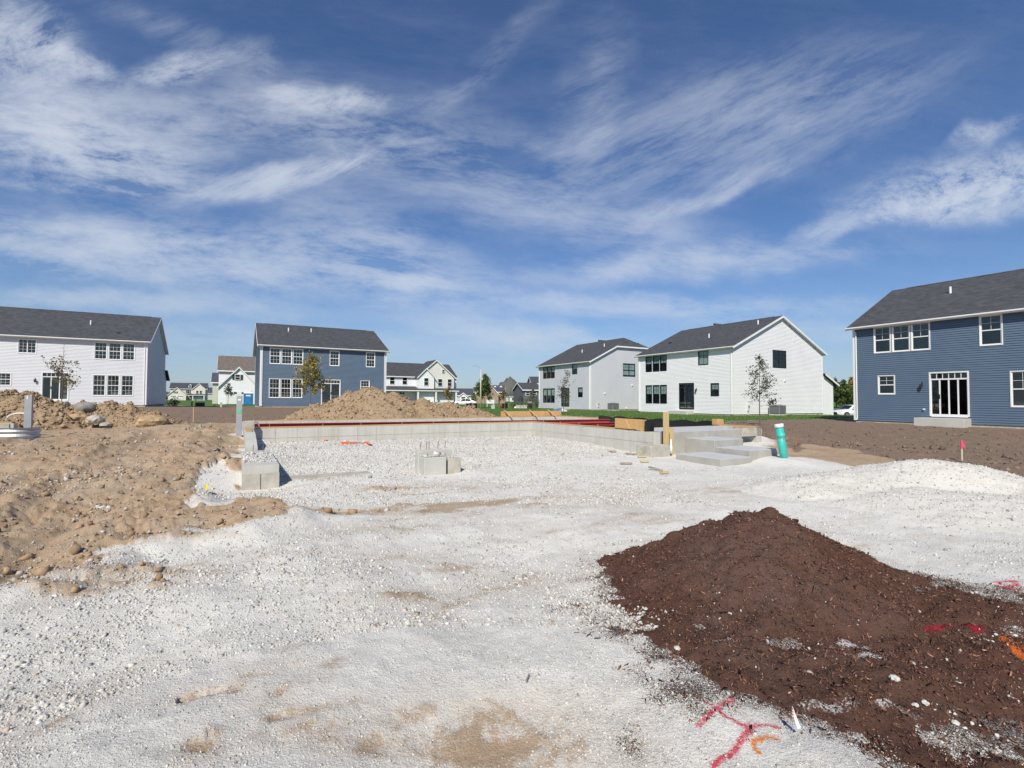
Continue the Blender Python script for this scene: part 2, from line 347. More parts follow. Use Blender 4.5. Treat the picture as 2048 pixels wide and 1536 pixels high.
# stones, clods, chips: colour comes with each piece
for nm, rg, bs in (('stone', .9, 160), ('clod', .97, 60), ('chip', .9, 90)):
    m, nt, b = newmat(nm); b.inputs['Roughness'].default_value = rg; b.inputs['Specular IOR Level'].default_value = .25
    at = mk(nt, 'ShaderNodeAttribute'); at.attribute_name = 'tint'; n = noise(nt, objco(nt), bs, 4)
    mx = mk(nt, 'ShaderNodeMix', data_type='RGBA', blend_type='MULTIPLY'); mx.inputs[0].default_value = .8
    nt.links.new(at.outputs['Color'], mx.inputs[6]); nt.links.new(ramp(nt, n.outputs['Fac'], [(.3, (.75, .75, .75)), (.7, (1.12, 1.12, 1.12))]), mx.inputs[7])
    nt.links.new(mx.outputs[2], b.inputs['Base Color'])
def mat_ground():
    m, nt, b = newmat('ground_soil'); b.inputs['Roughness'].default_value = .95; b.inputs['Specular IOR Level'].default_value = .15
    co = objco(nt); N = lambda s, d=6, r=.6, ds=0: noise(nt, co, s, d, r, ds).outputs['Fac']
    def zone(nm):
        a = mk(nt, 'ShaderNodeAttribute'); a.attribute_name = nm; s = mk(nt, 'ShaderNodeSeparateColor'); nt.links.new(a.outputs['Color'], s.inputs[0]); return s.outputs
    z1, z2 = zone('zone'), zone('zone2')
    n_f, n_m, n_l = N(95, 5, .7), N(14, 8, .72), N(1.3, 8, .65)
    def edge(mask, k=.8, lo=.35, hi=.65):
        x = mth(nt, 'ADD', mask, mth(nt, 'MULTIPLY', mth(nt, 'SUBTRACT', n_m, .5), k)); x = mth(nt, 'ADD', x, mth(nt, 'MULTIPLY', mth(nt, 'SUBTRACT', n_f, .5), k * .9))
        r = mk(nt, 'ShaderNodeMapRange'); r.inputs[1].default_value = lo; r.inputs[2].default_value = hi; nt.links.new(x, r.inputs[0]); return r.outputs[0]
    gr = mixc(nt, .45, ramp(nt, n_f, [(.25, (.26, .24, .21)), (.40, (.64, .615, .57)), (.62, (.80, .78, .73))]), ramp(nt, n_m, [(.3, (.60, .57, .525)), (.7, (.80, .78, .73))]))
    gr = mixc(nt, .42, gr, ramp(nt, N(.9, 7, .7, .6), [(.28, (.46, .405, .35)), (.43, (.61, .575, .52)), (.56, (.76, .74, .69))]))
    tan_ = mk(nt, 'ShaderNodeRGB'); tan_.outputs[0].default_value = (.50, .41, .32, 1); gr = mixc(nt, mth(nt, 'MULTIPLY', mth(nt, 'MINIMUM', mth(nt, 'MULTIPLY', z1[0], 1.3), .62), mth(nt, 'ADD', .35, n_m)), gr, tan_.outputs[0])
    di = mixc(nt, .5, ramp(nt, n_m, [(.22, (.19, .125, .075)), (.5, (.385, .28, .18)), (.78, (.54, .445, .335))]), ramp(nt, N(.8, 8, .7, 1.0), [(.28, (.30, .18, .09)), (.45, (.42, .29, .185)), (.62, (.46, .375, .285)), (.75, (.41, .32, .245))]))
    di = mixc(nt, mth(nt, 'MULTIPLY', ramp(nt, n_f, [(.55, (0, 0, 0)), (.68, (1, 1, 1))]), .35), di, gr)
    br = mixc(nt, .5, ramp(nt, n_m, [(.3, (.14, .096, .070)), (.7, (.285, .205, .152))]), ramp(nt, n_l, [(.3, (.19, .135, .098)), (.7, (.27, .195, .142))]))
    ga = ramp(nt, N(6, 6, .7), [(.3, (.06, .115, .026)), (.7, (.11, .19, .045))])
    mu = ramp(nt, N(60, 6, .7), [(.3, (.028, .016, .011)), (.6, (.075, .04, .026)), (.8, (.12, .065, .042))])
    c = mixc(nt, edge(z1[0], 1.15, .36, .60), gr, di); c = mixc(nt, edge(z1[1]), c, br); c = mixc(nt, edge(z1[2], .5), c, ga)
    sp = mk(nt, 'ShaderNodeMapRange'); sp.inputs[1].default_value = .42; sp.inputs[2].default_value = .62; nt.links.new(mth(nt, 'ADD', z2[0], mth(nt, 'MULTIPLY', mth(nt, 'SUBTRACT', N(130, 5, .8), .5), 2.0)), sp.inputs[0])
    c = mixc(nt, mth(nt, 'MULTIPLY', sp.outputs[0], mth(nt, 'MINIMUM', mth(nt, 'MULTIPLY', z2[0], 4.0), 1.0)), c, mu)
    dust = mth(nt, 'MULTIPLY', z2[0], .0)
    def flat(col): r = mk(nt, 'ShaderNodeRGB'); r.outputs[0].default_value = (*col, 1); return r.outputs[0]
    def spray(mask):
        x = mth(nt, 'ADD', mask, mth(nt, 'MULTIPLY', mth(nt, 'SUBTRACT', n_f, .5), 2.2)); r = mk(nt, 'ShaderNodeMapRange'); r.inputs[1].default_value = .35; r.inputs[2].default_value = .95; r.inputs[4].default_value = .92; nt.links.new(x, r.inputs[0])
        return mth(nt, 'MULTIPLY', r.outputs[0], mth(nt, 'MINIMUM', mth(nt, 'MULTIPLY', mask, 5.0), 1.0))
    c = mixc(nt, spray(z2[1]), c, flat((.58, .035, .075))); c = mixc(nt, spray(z2[2]), c, flat((.70, .22, .04)))
    nt.links.new(c, b.inputs['Base Color'])
    vo = mk(nt, 'ShaderNodeTexVoronoi'); vo.inputs['Scale'].default_value = 70; nt.links.new(co, vo.inputs['Vector'])
    h = mth(nt, 'ADD', mth(nt, 'MULTIPLY', vo.outputs['Distance'], -.45), mth(nt, 'MULTIPLY', n_f, 1.1)); h = mth(nt, 'ADD', h, mth(nt, 'MULTIPLY', N(36, 7, .8), 1.2)); h = mth(nt, 'ADD', h, mth(nt, 'MULTIPLY', n_m, 1.6))
    bump(nt, b, h, .75, .012)
mat_ground()
def mat_pile(name, stops, pebble, bs=.02, low=None):
    m, nt, b = newmat(name); b.inputs['Roughness'].default_value = .97; b.inputs['Specular IOR Level'].default_value = .12; co = objco(nt)
    n_m = noise(nt, co, 9, 8, .7).outputs['Fac']; n_f = noise(nt, co, 70, 5, .7).outputs['Fac']; n_l = noise(nt, co, .8, 4, .6).outputs['Fac']
    c = mixc(nt, .5, ramp(nt, n_m, stops), ramp(nt, n_f, stops)); c = mixc(nt, .4, c, ramp(nt, n_l, low or stops))
    a = mk(nt, 'ShaderNodeAttribute'); a.attribute_name = 'zone2'; s = mk(nt, 'ShaderNodeSeparateColor'); nt.links.new(a.outputs['Color'], s.inputs[0])
    def flat(col): r = mk(nt, 'ShaderNodeRGB'); r.outputs[0].default_value = (*col, 1); return r.outputs[0]
    for i, col in ((0, (.60, .585, .56)), (1, (.34, .02, .04)), (2, (.50, .12, .025))):
        x = mth(nt, 'ADD', s.outputs[i], mth(nt, 'MULTIPLY', mth(nt, 'SUBTRACT', n_f, .5), 1.3)); r = mk(nt, 'ShaderNodeMapRange'); r.inputs[1].default_value = .45; r.inputs[2].default_value = .65; nt.links.new(x, r.inputs[0])
        c = mixc(nt, r.outputs[0], c, flat(col))
    nt.links.new(c, b.inputs['Base Color'])
    bump(nt, b, mth(nt, 'ADD', n_m, mth(nt, 'MULTIPLY', n_f, .6)), .8, bs)
mat_pile('dirt_heap', [(.25, (.22, .15, .095)), (.5, (.36, .26, .165)), (.75, (.46, .36, .26))], .3, .05)
mat_pile('mulch', [(.25, (.042, .021, .015)), (.5, (.112, .056, .040)), (.78, (.21, .11, .08))], .3, .03, [(.35, (.075, .038, .026)), (.5, (.085, .052, .04)), (.65, (.13, .098, .085))])
mat_pile('gravel_heap', [(.2, (.45, .425, .38)), (.45, (.63, .605, .555)), (.75, (.71, .685, .63))], .3, .02)
def mat_gwall():
    m, nt, b = newmat('wall_concrete'); b.inputs['Roughness'].default_value = .85
    co = objco(nt); n = noise(nt, co, 1.4, 6, .6).outputs['Fac']; st = noise(nt, objco(nt, (5, 5, .25)), 1, 5, .7).outputs['Fac']; fi = noise(nt, co, 60, 3).outputs['Fac']
    c = mixc(nt, .45, ramp(nt, n, [(.3, (.42, .405, .36)), (.7, (.55, .54, .50))]), ramp(nt, st, [(.3, (.40, .37, .30)), (.55, (.54, .53, .49)), (.8, (.60, .59, .56))]))
    nt.links.new(c, b.inputs['Base Color']); bump(nt, b, fi, .15, .005)
mat_gwall()

# ------------------------------------------------------------------ the ground
CTRL = np.array([
 (0, 2, 0), (-3, 3, 0), (3, 3, 0), (0, 5, 0), (-4, 5, .02), (4, 6, .02), (-6, 6.5, .1), (-2, 8, .02), (1.5, 8.5, .04), (4, 10, .06), (-9, 6, .12), (8, 7, .05),
 (-8, 8, .22), (-6.3, 9.4, .26), (-6.5, 10.5, .40), (-9, 12, .46), (-12, 12, .38), (-8.6, 14.5, .60), (-16, 16, .35), (-11.5, 20, .58), (-18, 24, .36), (-15, 25, .40), (-24, 14, .3), (-20, 10, .2),
 (-25, 35, .52), (-33, 44, .80), (-24, 46, .74), (-14, 51, .74), (-45, 38, .85), (-50, 20, .5), (-34, 62, .50), (-30, 95, .45), (-60, 60, .7), (-45, 150, .4), (-8, 32, .5), (0, 32, .42), (-12, 27, .55), (1, 28, .5),
 (*G(1.2, .6), .06), (*G(5, .2), .04), (*G(9, .2), .10), (*G(5, 3), .15), (*G(1, 5.8), .27), (*G(5, 6.2), .24), (*G(9.5, 6), .21), (*G(2, -1), .0), (*G(4.5, -1.5), .0), (*G(8, -1.5), .03), (*G(2.3, 2.5), .15),
 (*G(11, -2.6), .02), (*G(10, -1.6), .03), (*G(.2, -.35), -.03), (*G(3.7, -.3), -.02), (*G(13.6, -2.4), .12), (6.95, 12.55, .2), (9, 11, .12), (12.5, 13, .1), (10, 15.5, .18), (14, 16, .12), (20, 43, .22), (22.3, 33, .22), (25, 27, .18), (28, 20, .1), (18, 30, .24), (12, 24, .32), (16, 22, .2), (9.3, 19.5, .4),
 (8, 32, .38), (5, 40, .36), (9, 58, .26), (20, 42, .26), (14, 52, .26), (30, 50, .2), (0, 60, .3), (0, 80, .25), (27, 44, .25), (35, 58, -.32), (45, 60, -.35), (60, 60, -.35), (50, 90, -.3),
 (-10, 100, .45), (-20, 110, .5), (-100, 200, .4), (0, 150, .3), (0, 250, .3), (100, 200, 0), (-200, 250, .5), (0, 600, .3), (600, 600, 0), (-600, 600, .3), (0, 3000, 0), (3000, 0, 0), (-3000, 0, 0),
 (0, -5, 0), (10, -10, 0), (-10, -10, 0), (0, -100, 0), (0, -3000, 0), (60, 10, 0), (-60, 0, .1)], float)
def gz(x, y):
    x = np.atleast_1d(np.asarray(x, float)); y = np.atleast_1d(np.asarray(y, float)); num = np.zeros(x.shape); den = np.zeros(x.shape); r = np.hypot(x, y)
    for cx, cy, cz in CTRL:
        rc = math.hypot(cx, cy); s = .10 * (rc + 1.0)
        w = 1.0 / (((x - cx) ** 2 + (y - cy) ** 2) / (s * s) + .15) ** 1.8; num += w * cz; den += w
    return num / den
def gz1(x, y): return float(gz(x, y)[0])
U_ = lambda x, y: ((x - L0[0]) * PV[0] + (y - L0[1]) * PV[1], (x - L0[0]) * DV[0] + (y - L0[1]) * DV[1])
HW, HD, GW, GDp = 15.25, 11.75, 10.0, 6.5          # house plan, garage plan
P_DIRT = [gp(-400, 1290), gp(0, 1195), gp(60, 1190), gp(110, 1162), gp(190, 1148), gp(215, 1108), gp(300, 1100), gp(380, 1076), gp(470, 1076), gp(575, 1050), gp(560, 1036), gp(500, 1028), gp(430, 1036, .03),
          gp(385, 1028, .05), gp(372, 990, .1), gp(400, 962, .15), gp(440, 938, .2), G(-.15, .2), G(-.1, 3), G(-.05, 12), G(15, 12), (4, 29), (-4, 31), (-12, 27), (-13, 23.5), (-16, 24.5), (-24, 26), (-35, 24), (-60, 20), (-60, 3)]
P_DIRT2 = [gp(1545, 884, .18), gp(1600, 885, .15), gp(1700, 896, .13), gp(1800, 918, .1), gp(1900, 938, .08), gp(2150, 984, .05), gp(2150, 1030), gp(1960, 985), gp(1830, 955), gp(1720, 948), gp(1620, 930), gp(1570, 918, .1)]
P_BR1 = [(-60, 27), (-24, 26.5), (-16, 25), (-13, 24), (-9, 30), (-9, 45), (-12, 60), (-24, 64), (-30, 64), (-40, 66), (-70, 75)]
P_BR2 = [gp(1600, 891, .15), gp(1700, 904, .13), gp(1800, 927, .1), gp(1900, 946, .08), gp(2150, 990, .05), (30, 10), (70, 10), (70, 45), (34, 42), (23, 37), (21, 36.3), (15, 33.3), (12.6, 29.5), (9, 25.5), (8.3, 20), (9.2, 16.8), (8.3, 14.5)]
def zones(X, Y):
    r = np.hypot(X, Y); w = .22 * np.clip(r / 8, .35, 4); n = fbm(X * 1.7, Y * 1.7, 4, 3) * .28 * np.clip(r / 6, .6, 2); n2 = fbm(X * 9, Y * 9, 3, 9) * .06
    e = lambda P: 1 - sstep(-w * .5, w * .5, sdf(P, X, Y) + n + n2)
    dirt = np.maximum(e(P_DIRT), e(P_DIRT2)); br = np.maximum(e(P_BR1), e(P_BR2))
    far = sstep(21, 23, r + n * 2) * (1 - dirt) * (1 - br) * (Y > 0); u, v = U_(X, Y)
    infound = (u > -.2) & (u < HW + .2) & (v > -.1) & (v < HD + .1); far = np.where(infound, 0, far)
    # worn patches where the soil shows through the crushed stone
    uu = X * .92 + Y * .38; vv = -X * .38 + Y * .92
    pat = fbm(uu * .55, vv * 1.5, 4, 21) + .35 * fbm(uu * 2.2, vv * 4.5, 3, 31)
    worn = sstep(.0, .62, pat) * .60 * (1 - sstep(8.5, 10.5, Y))
    for (px, py, rx, ry, k) in ((960, 1490, .42, .20, 1.1), (560, 1395, .35, .16, .6), (640, 1500, .5, .12, .5), (820, 1215, .3, .25, .55), (850, 1130, .6, .25, .6), (1130, 1010, 1.0, .5, .5), (1420, 990, 1.2, .6, .45), (330, 1180, .35, .1, .6), (1060, 1160, .5, .25, .4), (450, 1420, .4, .12, .5)):
        cx, cy = gp(px, py); q = ((X - cx) / rx) ** 2 + ((Y - cy) / ry) ** 2; worn = np.maximum(worn, k * np.exp(-q * .7) * np.clip(.75 + .9 * fbm(uu * 1.6, vv * 5, 4, 41) + .5 * fbm(X * 9, Y * 9, 3, 43), 0, 1.4))
    rag = np.clip(.55 + .9 * fbm(uu * 2.0, vv * 4, 4, 45) + .5 * fbm(X * 8, Y * 8, 3, 47), 0, 1.3)
    for pts, wd, k in (([(420, 1536), (560, 1430), (640, 1385), (720, 1320)], .12, .6), ([(700, 1500), (820, 1470), (960, 1480), (1100, 1440)], .13, .8), ([(480, 1480), (620, 1470), (720, 1440)], .07, .6), ([(760, 1290), (860, 1250), (980, 1180), (1080, 1150)], .12, .5), ([(60, 1500), (160, 1440), (240, 1410)], .07, .5), ([(300, 1190), (420, 1160), (560, 1120)], .08, .45), ([(640, 1075), (820, 1065), (980, 1030), (1160, 1010)], .25, .45), ([(1180, 1000), (1350, 990), (1500, 1000)], .3, .4)):
        worn = np.maximum(worn, k * rag * seg(X, Y, [gp(*q) for q in pts], wd * 1.3))
    dirt = np.maximum(dirt, np.where(infound & (v < 6.6), 0.18 * worn, worn) * (1 - br))
    grass = far
    # bark mulch trodden into the stone
    mu = np.zeros(X.shape)
    for (px, py, rx, ry, k) in ((1230, 1290, .30, .18, .55), (1250, 1500, .13, .16, .42), (1240, 1225, .16, .10, .45), (1700, 1400, .55, .35, .75), (1950, 1330, .6, .4, .8), (2040, 1470, .3, .2, .6), (1930, 1190, .3, .12, .7), (900, 1310, .25, .12, .28)):
        cx, cy = gp(px, py); q = ((X - cx) / rx) ** 2 + ((Y - cy) / ry) ** 2; mu = np.maximum(mu, k * np.exp(-q * .8) * (1 + .6 * fbm(X * 7, Y * 7, 3, 51)))
    ok = (X > .2) & (X < 5.8) & (Y > 1.5) & (Y < 6.4)
    if ok.any(): mu[ok] = np.maximum(mu[ok], .62 * sstep(-.13, .01, f_mulch(X[ok], Y[ok])) * (Y[ok] < 4.6))
    red, org = paint(X, Y)
    return dirt, br, grass, mu, red, org
def seg(X, Y, pts, w):
    d = np.full(np.shape(X), 1e9)
    for (a, b_) in zip(pts[:-1], pts[1:]):
        ex, ey = b_[0] - a[0], b_[1] - a[1]; t = np.clip(((X - a[0]) * ex + (Y - a[1]) * ey) / (ex * ex + ey * ey + 1e-9), 0, 1)
        d = np.minimum(d, np.hypot(X - a[0] - t * ex, Y - a[1] - t * ey))
    return np.exp(-(d / w) ** 2)
RED = [([gp(1392, 1490), gp(1420, 1472), gp(1445, 1452), gp(1460, 1446)], .016), ([gp(1408, 1452), gp(1425, 1462), gp(1438, 1475)], .011), ([gp(1438, 1478), gp(1480, 1500), gp(1530, 1494), gp(1552, 1506)], .015), ([gp(1500, 1500), gp(1462, 1540), gp(1420, 1560)], .02),
       ([gp(1985, 1180), gp(2020, 1172), gp(2022, 1186), gp(1992, 1192), gp(2035, 1196)], .03)]
RED_M = [([gp(1842, 1255, .1), gp(1862, 1244, .1), gp(1892, 1243, .1)], .05), ([gp(1920, 1252, .08), gp(1950, 1250, .08), gp(1940, 1262, .08)], .045)]
ORG = [([gp(1500, 1528), gp(1530, 1518), gp(1545, 1522)], .02), ([gp(1500, 1534), gp(1510, 1550)], .015)]
ORG_M = [([gp(1975, 1290, .05), gp(2000, 1282, .05), gp(2030, 1300, .05), gp(2048, 1318, .05)], .05), ([gp(2010, 1310, .05), gp(2046, 1330, .05)], .05)]
def paint(X, Y):
    red = np.zeros(np.shape(X)); org = red.copy(); n = .7 + .6 * vn(X * 60, Y * 60, 5)
    for p, w in RED: red = np.maximum(red, seg(X, Y, p, w))
    for p, w in ORG: org = np.maximum(org, seg(X, Y, p, w))
    return red * n, org * n
def microz(X, Y, dirt, br, grass):
    r = np.hypot(X, Y); u, v = U_(X, Y); near = 1 - sstep(18, 30, r)
    z = .018 * fbm(X * 1.1, Y * 1.1, 4, 61) + .012 * fbm(X * 5, Y * 5, 3, 63) * (1 - sstep(8, 16, r)) + .006 * fbm(X * 13, Y * 13, 2, 67) * (1 - sstep(3, 6, r))
    rut = ridged(u * .9 + .25 * fbm(v * .5, u * .3, 2, 71), v * .12, 3, 73)
    cm = sstep(-.15, .35, fbm(X * .7, Y * .7, 3, 78)); dz = .28 * (rut - .62) + .09 * fbm(X * 2.3, Y * 2.3, 5, 77, .64) + cm * (.075 * (ridged(X * 4.2, Y * 4.2, 4, 79) - .5) + .05 * fbm(X * 13, Y * 13, 3, 80, .6) * (r < 14))
    bil = np.abs(fbm(X * 3.1, Y * 3.1, 4, 86, .6)); dz = dz + .06 * (.35 - bil) * cm + .022 * np.sign(np.sin(v * 26 + 3 * fbm(u, v, 2, 88))) * sstep(.62, .8, rut) * (r < 17)
    inside = (u > -.05) & (v > -.05)
    z = z + np.where(dirt > .45, dirt, 0) * dz * near * np.where((X < -1.5) & ~inside, 1, .25)
    z = z + br * (.06 * fbm(X * 1.6, Y * 1.6, 5, 81, .65) + .05 * (ridged(u * 1.2, v * .2, 3, 83) - .6) + .04 * fbm(X * 6, Y * 6, 3, 85, .65) * (r < 26)) * (1 - sstep(40, 60, r))
    # a shoulder of stone where the pad was spread over the soil
    s = sdf(P_DIRT, X, Y); z = z + .11 * np.exp(-((s - .20) / .24) ** 2) * (Y < 8) * (r < 10)
    # tyre tracks in the stone
    trk = np.sin((X * .80 + Y * .60) * 6.0 + 1.5 * fbm(X * .7, Y * .7, 2, 91)); z = z + .018 * trk * sstep(-.2, .4, fbm(X * .5, Y * .5, 2, 93)) * (1 - sstep(7, 9, r)) * (1 - dirt)
    z = z + (.038 * (ridged(X * 1.7, Y * 1.7, 3, 95) - .6) + .012 * fbm(X * 3.3, Y * 3.3, 3, 97)) * (1 - sstep(8, 11, r)) * (1 - dirt)
    hole = (u > .12) & (u < HW - .12) & (v > GDp + .12) & (v < HD - .12) | ((u > GW + .12) & (u < HW - .12) & (v > 1.62) & (v < HD - .12))
    return z, hole
def build_ground():
    th = np.concatenate([np.linspace(-180, -54, 44, endpoint=False), np.linspace(-54, 54, 831), np.linspace(54, 180, 44, endpoint=False)[1:]])
    th = np.radians(th); nt_ = len(th)
    rr = np.concatenate([np.geomspace(.25, 1.5, 14, endpoint=False), np.geomspace(1.5, 46, 425, endpoint=False), np.geomspace(46, 6000, 70)]); nr = len(rr)
    T, RR = np.meshgrid(th, rr); X = RR * np.sin(T); Y = RR * np.cos(T); X = X.ravel(); Y = Y.ravel()
    dirt, br, grass, mu, red, org = zones(X, Y); z0 = gz(X, Y); mz, hole = microz(X, Y, dirt, br, grass); Z = z0 + mz; Z = np.where(hole, -1.25, Z)
    i = np.arange(nr - 1)[:, None]; j = np.arange(nt_)[None, :]; j2 = (j + 1) % nt_
    F = np.stack([i * nt_ + j, (i + 1) * nt_ + j, (i + 1) * nt_ + j2, i * nt_ + j2], -1).reshape(-1, 4)
    F = F[:, ::-1]
    V = np.stack([X, Y, Z], 1); c = len(V); V = np.vstack([V, [0, 0, 0]])
    one = np.ones(len(V)); pad = lambda a: np.append(a, 0)
    A = {'zone': np.stack([pad(dirt), pad(br), pad(grass), one], 1), 'zone2': np.stack([pad(mu), pad(red), pad(org), one], 1)}
    me = npmesh('ground', V, F, A)
    o = link('ground', me, 'ground_soil', smooth=True); tag(o, kind='structure'); return o

# ------------------------------------------------------------------ heaps
HEAPS = []
def heap(name, x0, x1, y0, y1, step, fn, mat, label, cat, paintfn=None):
    xs = np.arange(x0, x1 + step, step); ys = np.arange(y0, y1 + step, step); X, Y = np.meshgrid(xs, ys); sh = X.shape
    h = fn(X, Y); Z = gz(X.ravel(), Y.ravel()).reshape(sh) + np.maximum(h, -.12)
    n = sh[1]; i = np.arange(sh[0] - 1)[:, None]; j = np.arange(n - 1)[None, :]
    F = np.stack([i * n + j, i * n + j + 1, (i + 1) * n + j + 1, (i + 1) * n + j], -1).reshape(-1, 4)
    hf = h.ravel(); F = F[(hf[F] > -.1).any(1)]
    V = np.stack([X.ravel(), Y.ravel(), Z.ravel()], 1); used = np.unique(F); mp = np.full(len(V), -1); mp[used] = np.arange(len(used)); V = V[used]; F = mp[F]
    z2 = np.zeros((len(V), 4)); z2[:, 3] = 1
    if paintfn: w, r, g = paintfn(V[:, 0], V[:, 1], hf[used]); z2[:, 0] = w; z2[:, 1] = r; z2[:, 2] = g
    me = npmesh(name, V, F, {'zone2': z2}); o = link(name, me, mat, smooth=True); tag(o, label, cat); HEAPS.append((fn, x0, x1, y0, y1)); return o
def surf(x, y):                                    # height of ground or heap surface
    z = gz(x, y); x = np.atleast_1d(x); y = np.atleast_1d(y)
    dirt, br, gr, *_ = zones(x, y); mz, hole = microz(x, y, dirt, br, gr); z = z + mz; base = gz(x, y)
    for fn, x0, x1, y0, y1 in HEAPS:
        ok = (x >= x0) & (x <= x1) & (y >= y0) & (y <= y1)
        if ok.any(): h = fn(x[ok], y[ok]); z[ok] = np.maximum(z[ok], base[ok] + h)
    return z
def f_mulch(X, Y):
    n = fbm(X * 2.2, Y * 2.2, 4, 101); dx, dy = X - 2.38, Y - 4.62
    h = .57 - .50 * np.sqrt(dx ** 2 * np.where(dx < 0, .62, 1.05) + dy ** 2 * np.where(dy > 0, 2.2, .55) + .006) 
    h2 = .25 - .42 * np.hypot((X - 1.60) * .85, (Y - 4.88) * 1.5)            # left shoulder
    h3 = .15 - .17 * np.hypot((X - 2.85) * .66, (Y - 3.2) * 1.1)           # trampled tail
    h4 = .08 - .09 * np.hypot((X - 2.2) * 1.15, (Y - 2.95) * 1.2)
    h5 = .13 - .2 * np.hypot((X - 3.3) * .9, (Y - 3.75) * 1.2)
    h6 = .10 - .12 * np.hypot(X - 1.90, Y - 3.65)
    h = np.maximum.reduce([h, h2, h3, h4, h5, h6])
    return h + .10 * n * (h > -.1) + .045 * fbm(X * 4.3, Y * 4.3, 3, 109) + .030 * fbm(X * 7, Y * 7, 4, 103) + .016 * fbm(X * 19, Y * 19, 2, 107) + .022 * (ridged(X * 5, Y * 5, 2, 108) - .5) + .045 * np.exp(-((X - 2.43) ** 2 + (Y - 4.72) ** 2) / .006) + .05 * np.exp(-((X - 1.38) ** 2 + (Y - 4.92) ** 2) / .006) + .03 * np.exp(-((X - 2.2) ** 2 + (Y - 4.75) ** 2) / .01)
def p_mulch(X, Y, h):
    red = np.zeros(X.shape); org = red.copy()
    for p, w in RED_M: red = np.maximum(red, seg(X, Y, p, w * .8) * (.35 + .75 * vn(X * 25, Y * 25, 4)))
    for p, w in ORG_M: org = np.maximum(org, seg(X, Y, p, w * .8) * (.3 + .7 * vn(X * 22, Y * 22, 6)))
    wh = np.zeros(X.shape)
    for (px, py, z, rx, ry, k) in ((1720, 1300, .12, .16, .10, .85), (1690, 1270, .12, .2, .06, .65), (1585, 1150, .3, .07, .06, .45), (1350, 1240, .06, .1, .03, .4), (1650, 1440, .03, .2, .06, .65), (1780, 1440, .03, .25, .04, .55), (1900, 1420, .03, .3, .04, .45), (1440, 1320, .02, .12, .05, .55), (1760, 1390, .05, .3, .03, .35), (1560, 1280, .1, .2, .03, .3)):
        cx, cy = gp(px, py, z); wh = np.maximum(wh, k * np.exp(-((X - cx) / rx) ** 2 - ((Y - cy) / ry) ** 2))
    wh = np.maximum(wh, .30 * sstep(.05, .0, h) * (vn(X * 6, Y * 6, 3)))
    return wh * (.7 + .6 * vn(X * 20, Y * 20, 8)), red, org
heap('mulch_pile', .5, 5.6, 1.9, 6.2, .022, f_mulch, 'mulch', 'pile of dark brown bark mulch spilling over the white stone', 'mulch pile', p_mulch)
def f_gheap(X, Y):
    q = lambda cx, cy, hh, a, b_, rot=0: hh - np.sqrt((((X - cx) * math.cos(rot) + (Y - cy) * math.sin(rot)) * a) ** 2 + ((-(X - cx) * math.sin(rot) + (Y - cy) * math.cos(rot)) * b_) ** 2 + .02)
    h = np.maximum.reduce([q(7.3, 8.6, .66, .26, .42, -.3), q(5.9, 8.7, .42, .2, .3, .1), q(8.6, 7.4, .52, .25, .36, -.5), q(6.8, 7.4, .36, .16, .2)])
    return h + .05 * fbm(X * 1.6, Y * 1.6, 4, 111) + .02 * fbm(X * 8, Y * 8, 3, 113)
heap('gravel_heap', 2.5, 12.0, 4.6, 11.6, .05, f_gheap, 'gravel_heap', 'long low heap of white crushed stone before the bare brown yard', 'gravel heap')
def f_dirtc(X, Y):
    c = lambda cx, cy, hh, s, pw=1.0: hh - s * np.hypot(X - cx, (Y - cy) * 1.1) 
    h = np.maximum.reduce([c(-7.9, 27.4, 1.95, .62), c(-8.9, 27.0, 1.55, .6), c(-6.6, 27.6, 1.55, .6), c(-5.0, 28.0, 1.25, .55), c(-3.6, 28.4, 1.05, .5), c(-2.4, 28.6, .85, .5), c(-10.2, 26.2, .9, .5), c(-6.5, 26.2, 1.0, .5), c(-4.0, 27.0, .8, .45)])
    h = np.minimum(h, 1.72 + .12 * fbm(X, Y, 2, 120))
    return h + .18 * fbm(X * 1.1, Y * 1.1, 5, 121, .62) + .10 * ridged(X * 2.6, Y * 2.6, 3, 123) + .11 * fbm(X * 5.5, Y * 5.5, 2, 125, .7) - .08
heap('dirt_heap', -14, 2.4, 23.6, 32.5, .075, f_dirtc, 'dirt_heap', 'big tan dirt heap behind the far foundation wall', 'dirt heap')
def f_dirtl(X, Y):
    c = lambda cx, cy, hh, s: hh - s * np.hypot(X - cx, Y - cy)
    h = np.maximum.reduce([c(-21.3, 20.4, 1.75, .62), c(-19.8, 20.2, 1.5, .62), c(-19.0, 20.1, 1.2, .7), c(-23.4, 20, 1.7, .5), c(-20, 18.9, .8, .5), c(-26, 19.5, 1.6, .4)])
    h = np.minimum(h, 1.38 + .25 * fbm(X * .9, Y * .9, 3, 131))
    return h + .22 * fbm(X * 1.5, Y * 1.5, 5, 133, .66) + .22 * (ridged(X * 2.2, Y * 2.2, 3, 135) - .5) + .13 * fbm(X * 5, Y * 5, 2, 137, .7)
heap('dirt_mound', -30, -17.2, 16.6, 24, .075, f_dirtl, 'dirt_heap', 'tall lumpy tan dirt mound behind the grey post by the window well', 'dirt mound')
def f_dirtm(X, Y):
    c = lambda cx, cy, hh, s: hh - s * np.hypot(X - cx, (Y - cy) * 1.1)
    h = np.maximum.reduce([c(-18.6, 21.6, 1.05, .5), c(-17.6, 21.8, 1.15, .6), c(-16.9, 21.9, 1.0, .55), c(-15.9, 21.8, .72, .5), c(-19.8, 21.2, .7, .45), c(-15.2, 21.3, .5, .5)])
    return h + .14 * fbm(X * 1.6, Y * 1.6, 5, 141, .64) + .11 * (ridged(X * 3.1, Y * 3.1, 3, 143) - .5) + .09 * fbm(X * 6, Y * 6, 2, 145, .7)
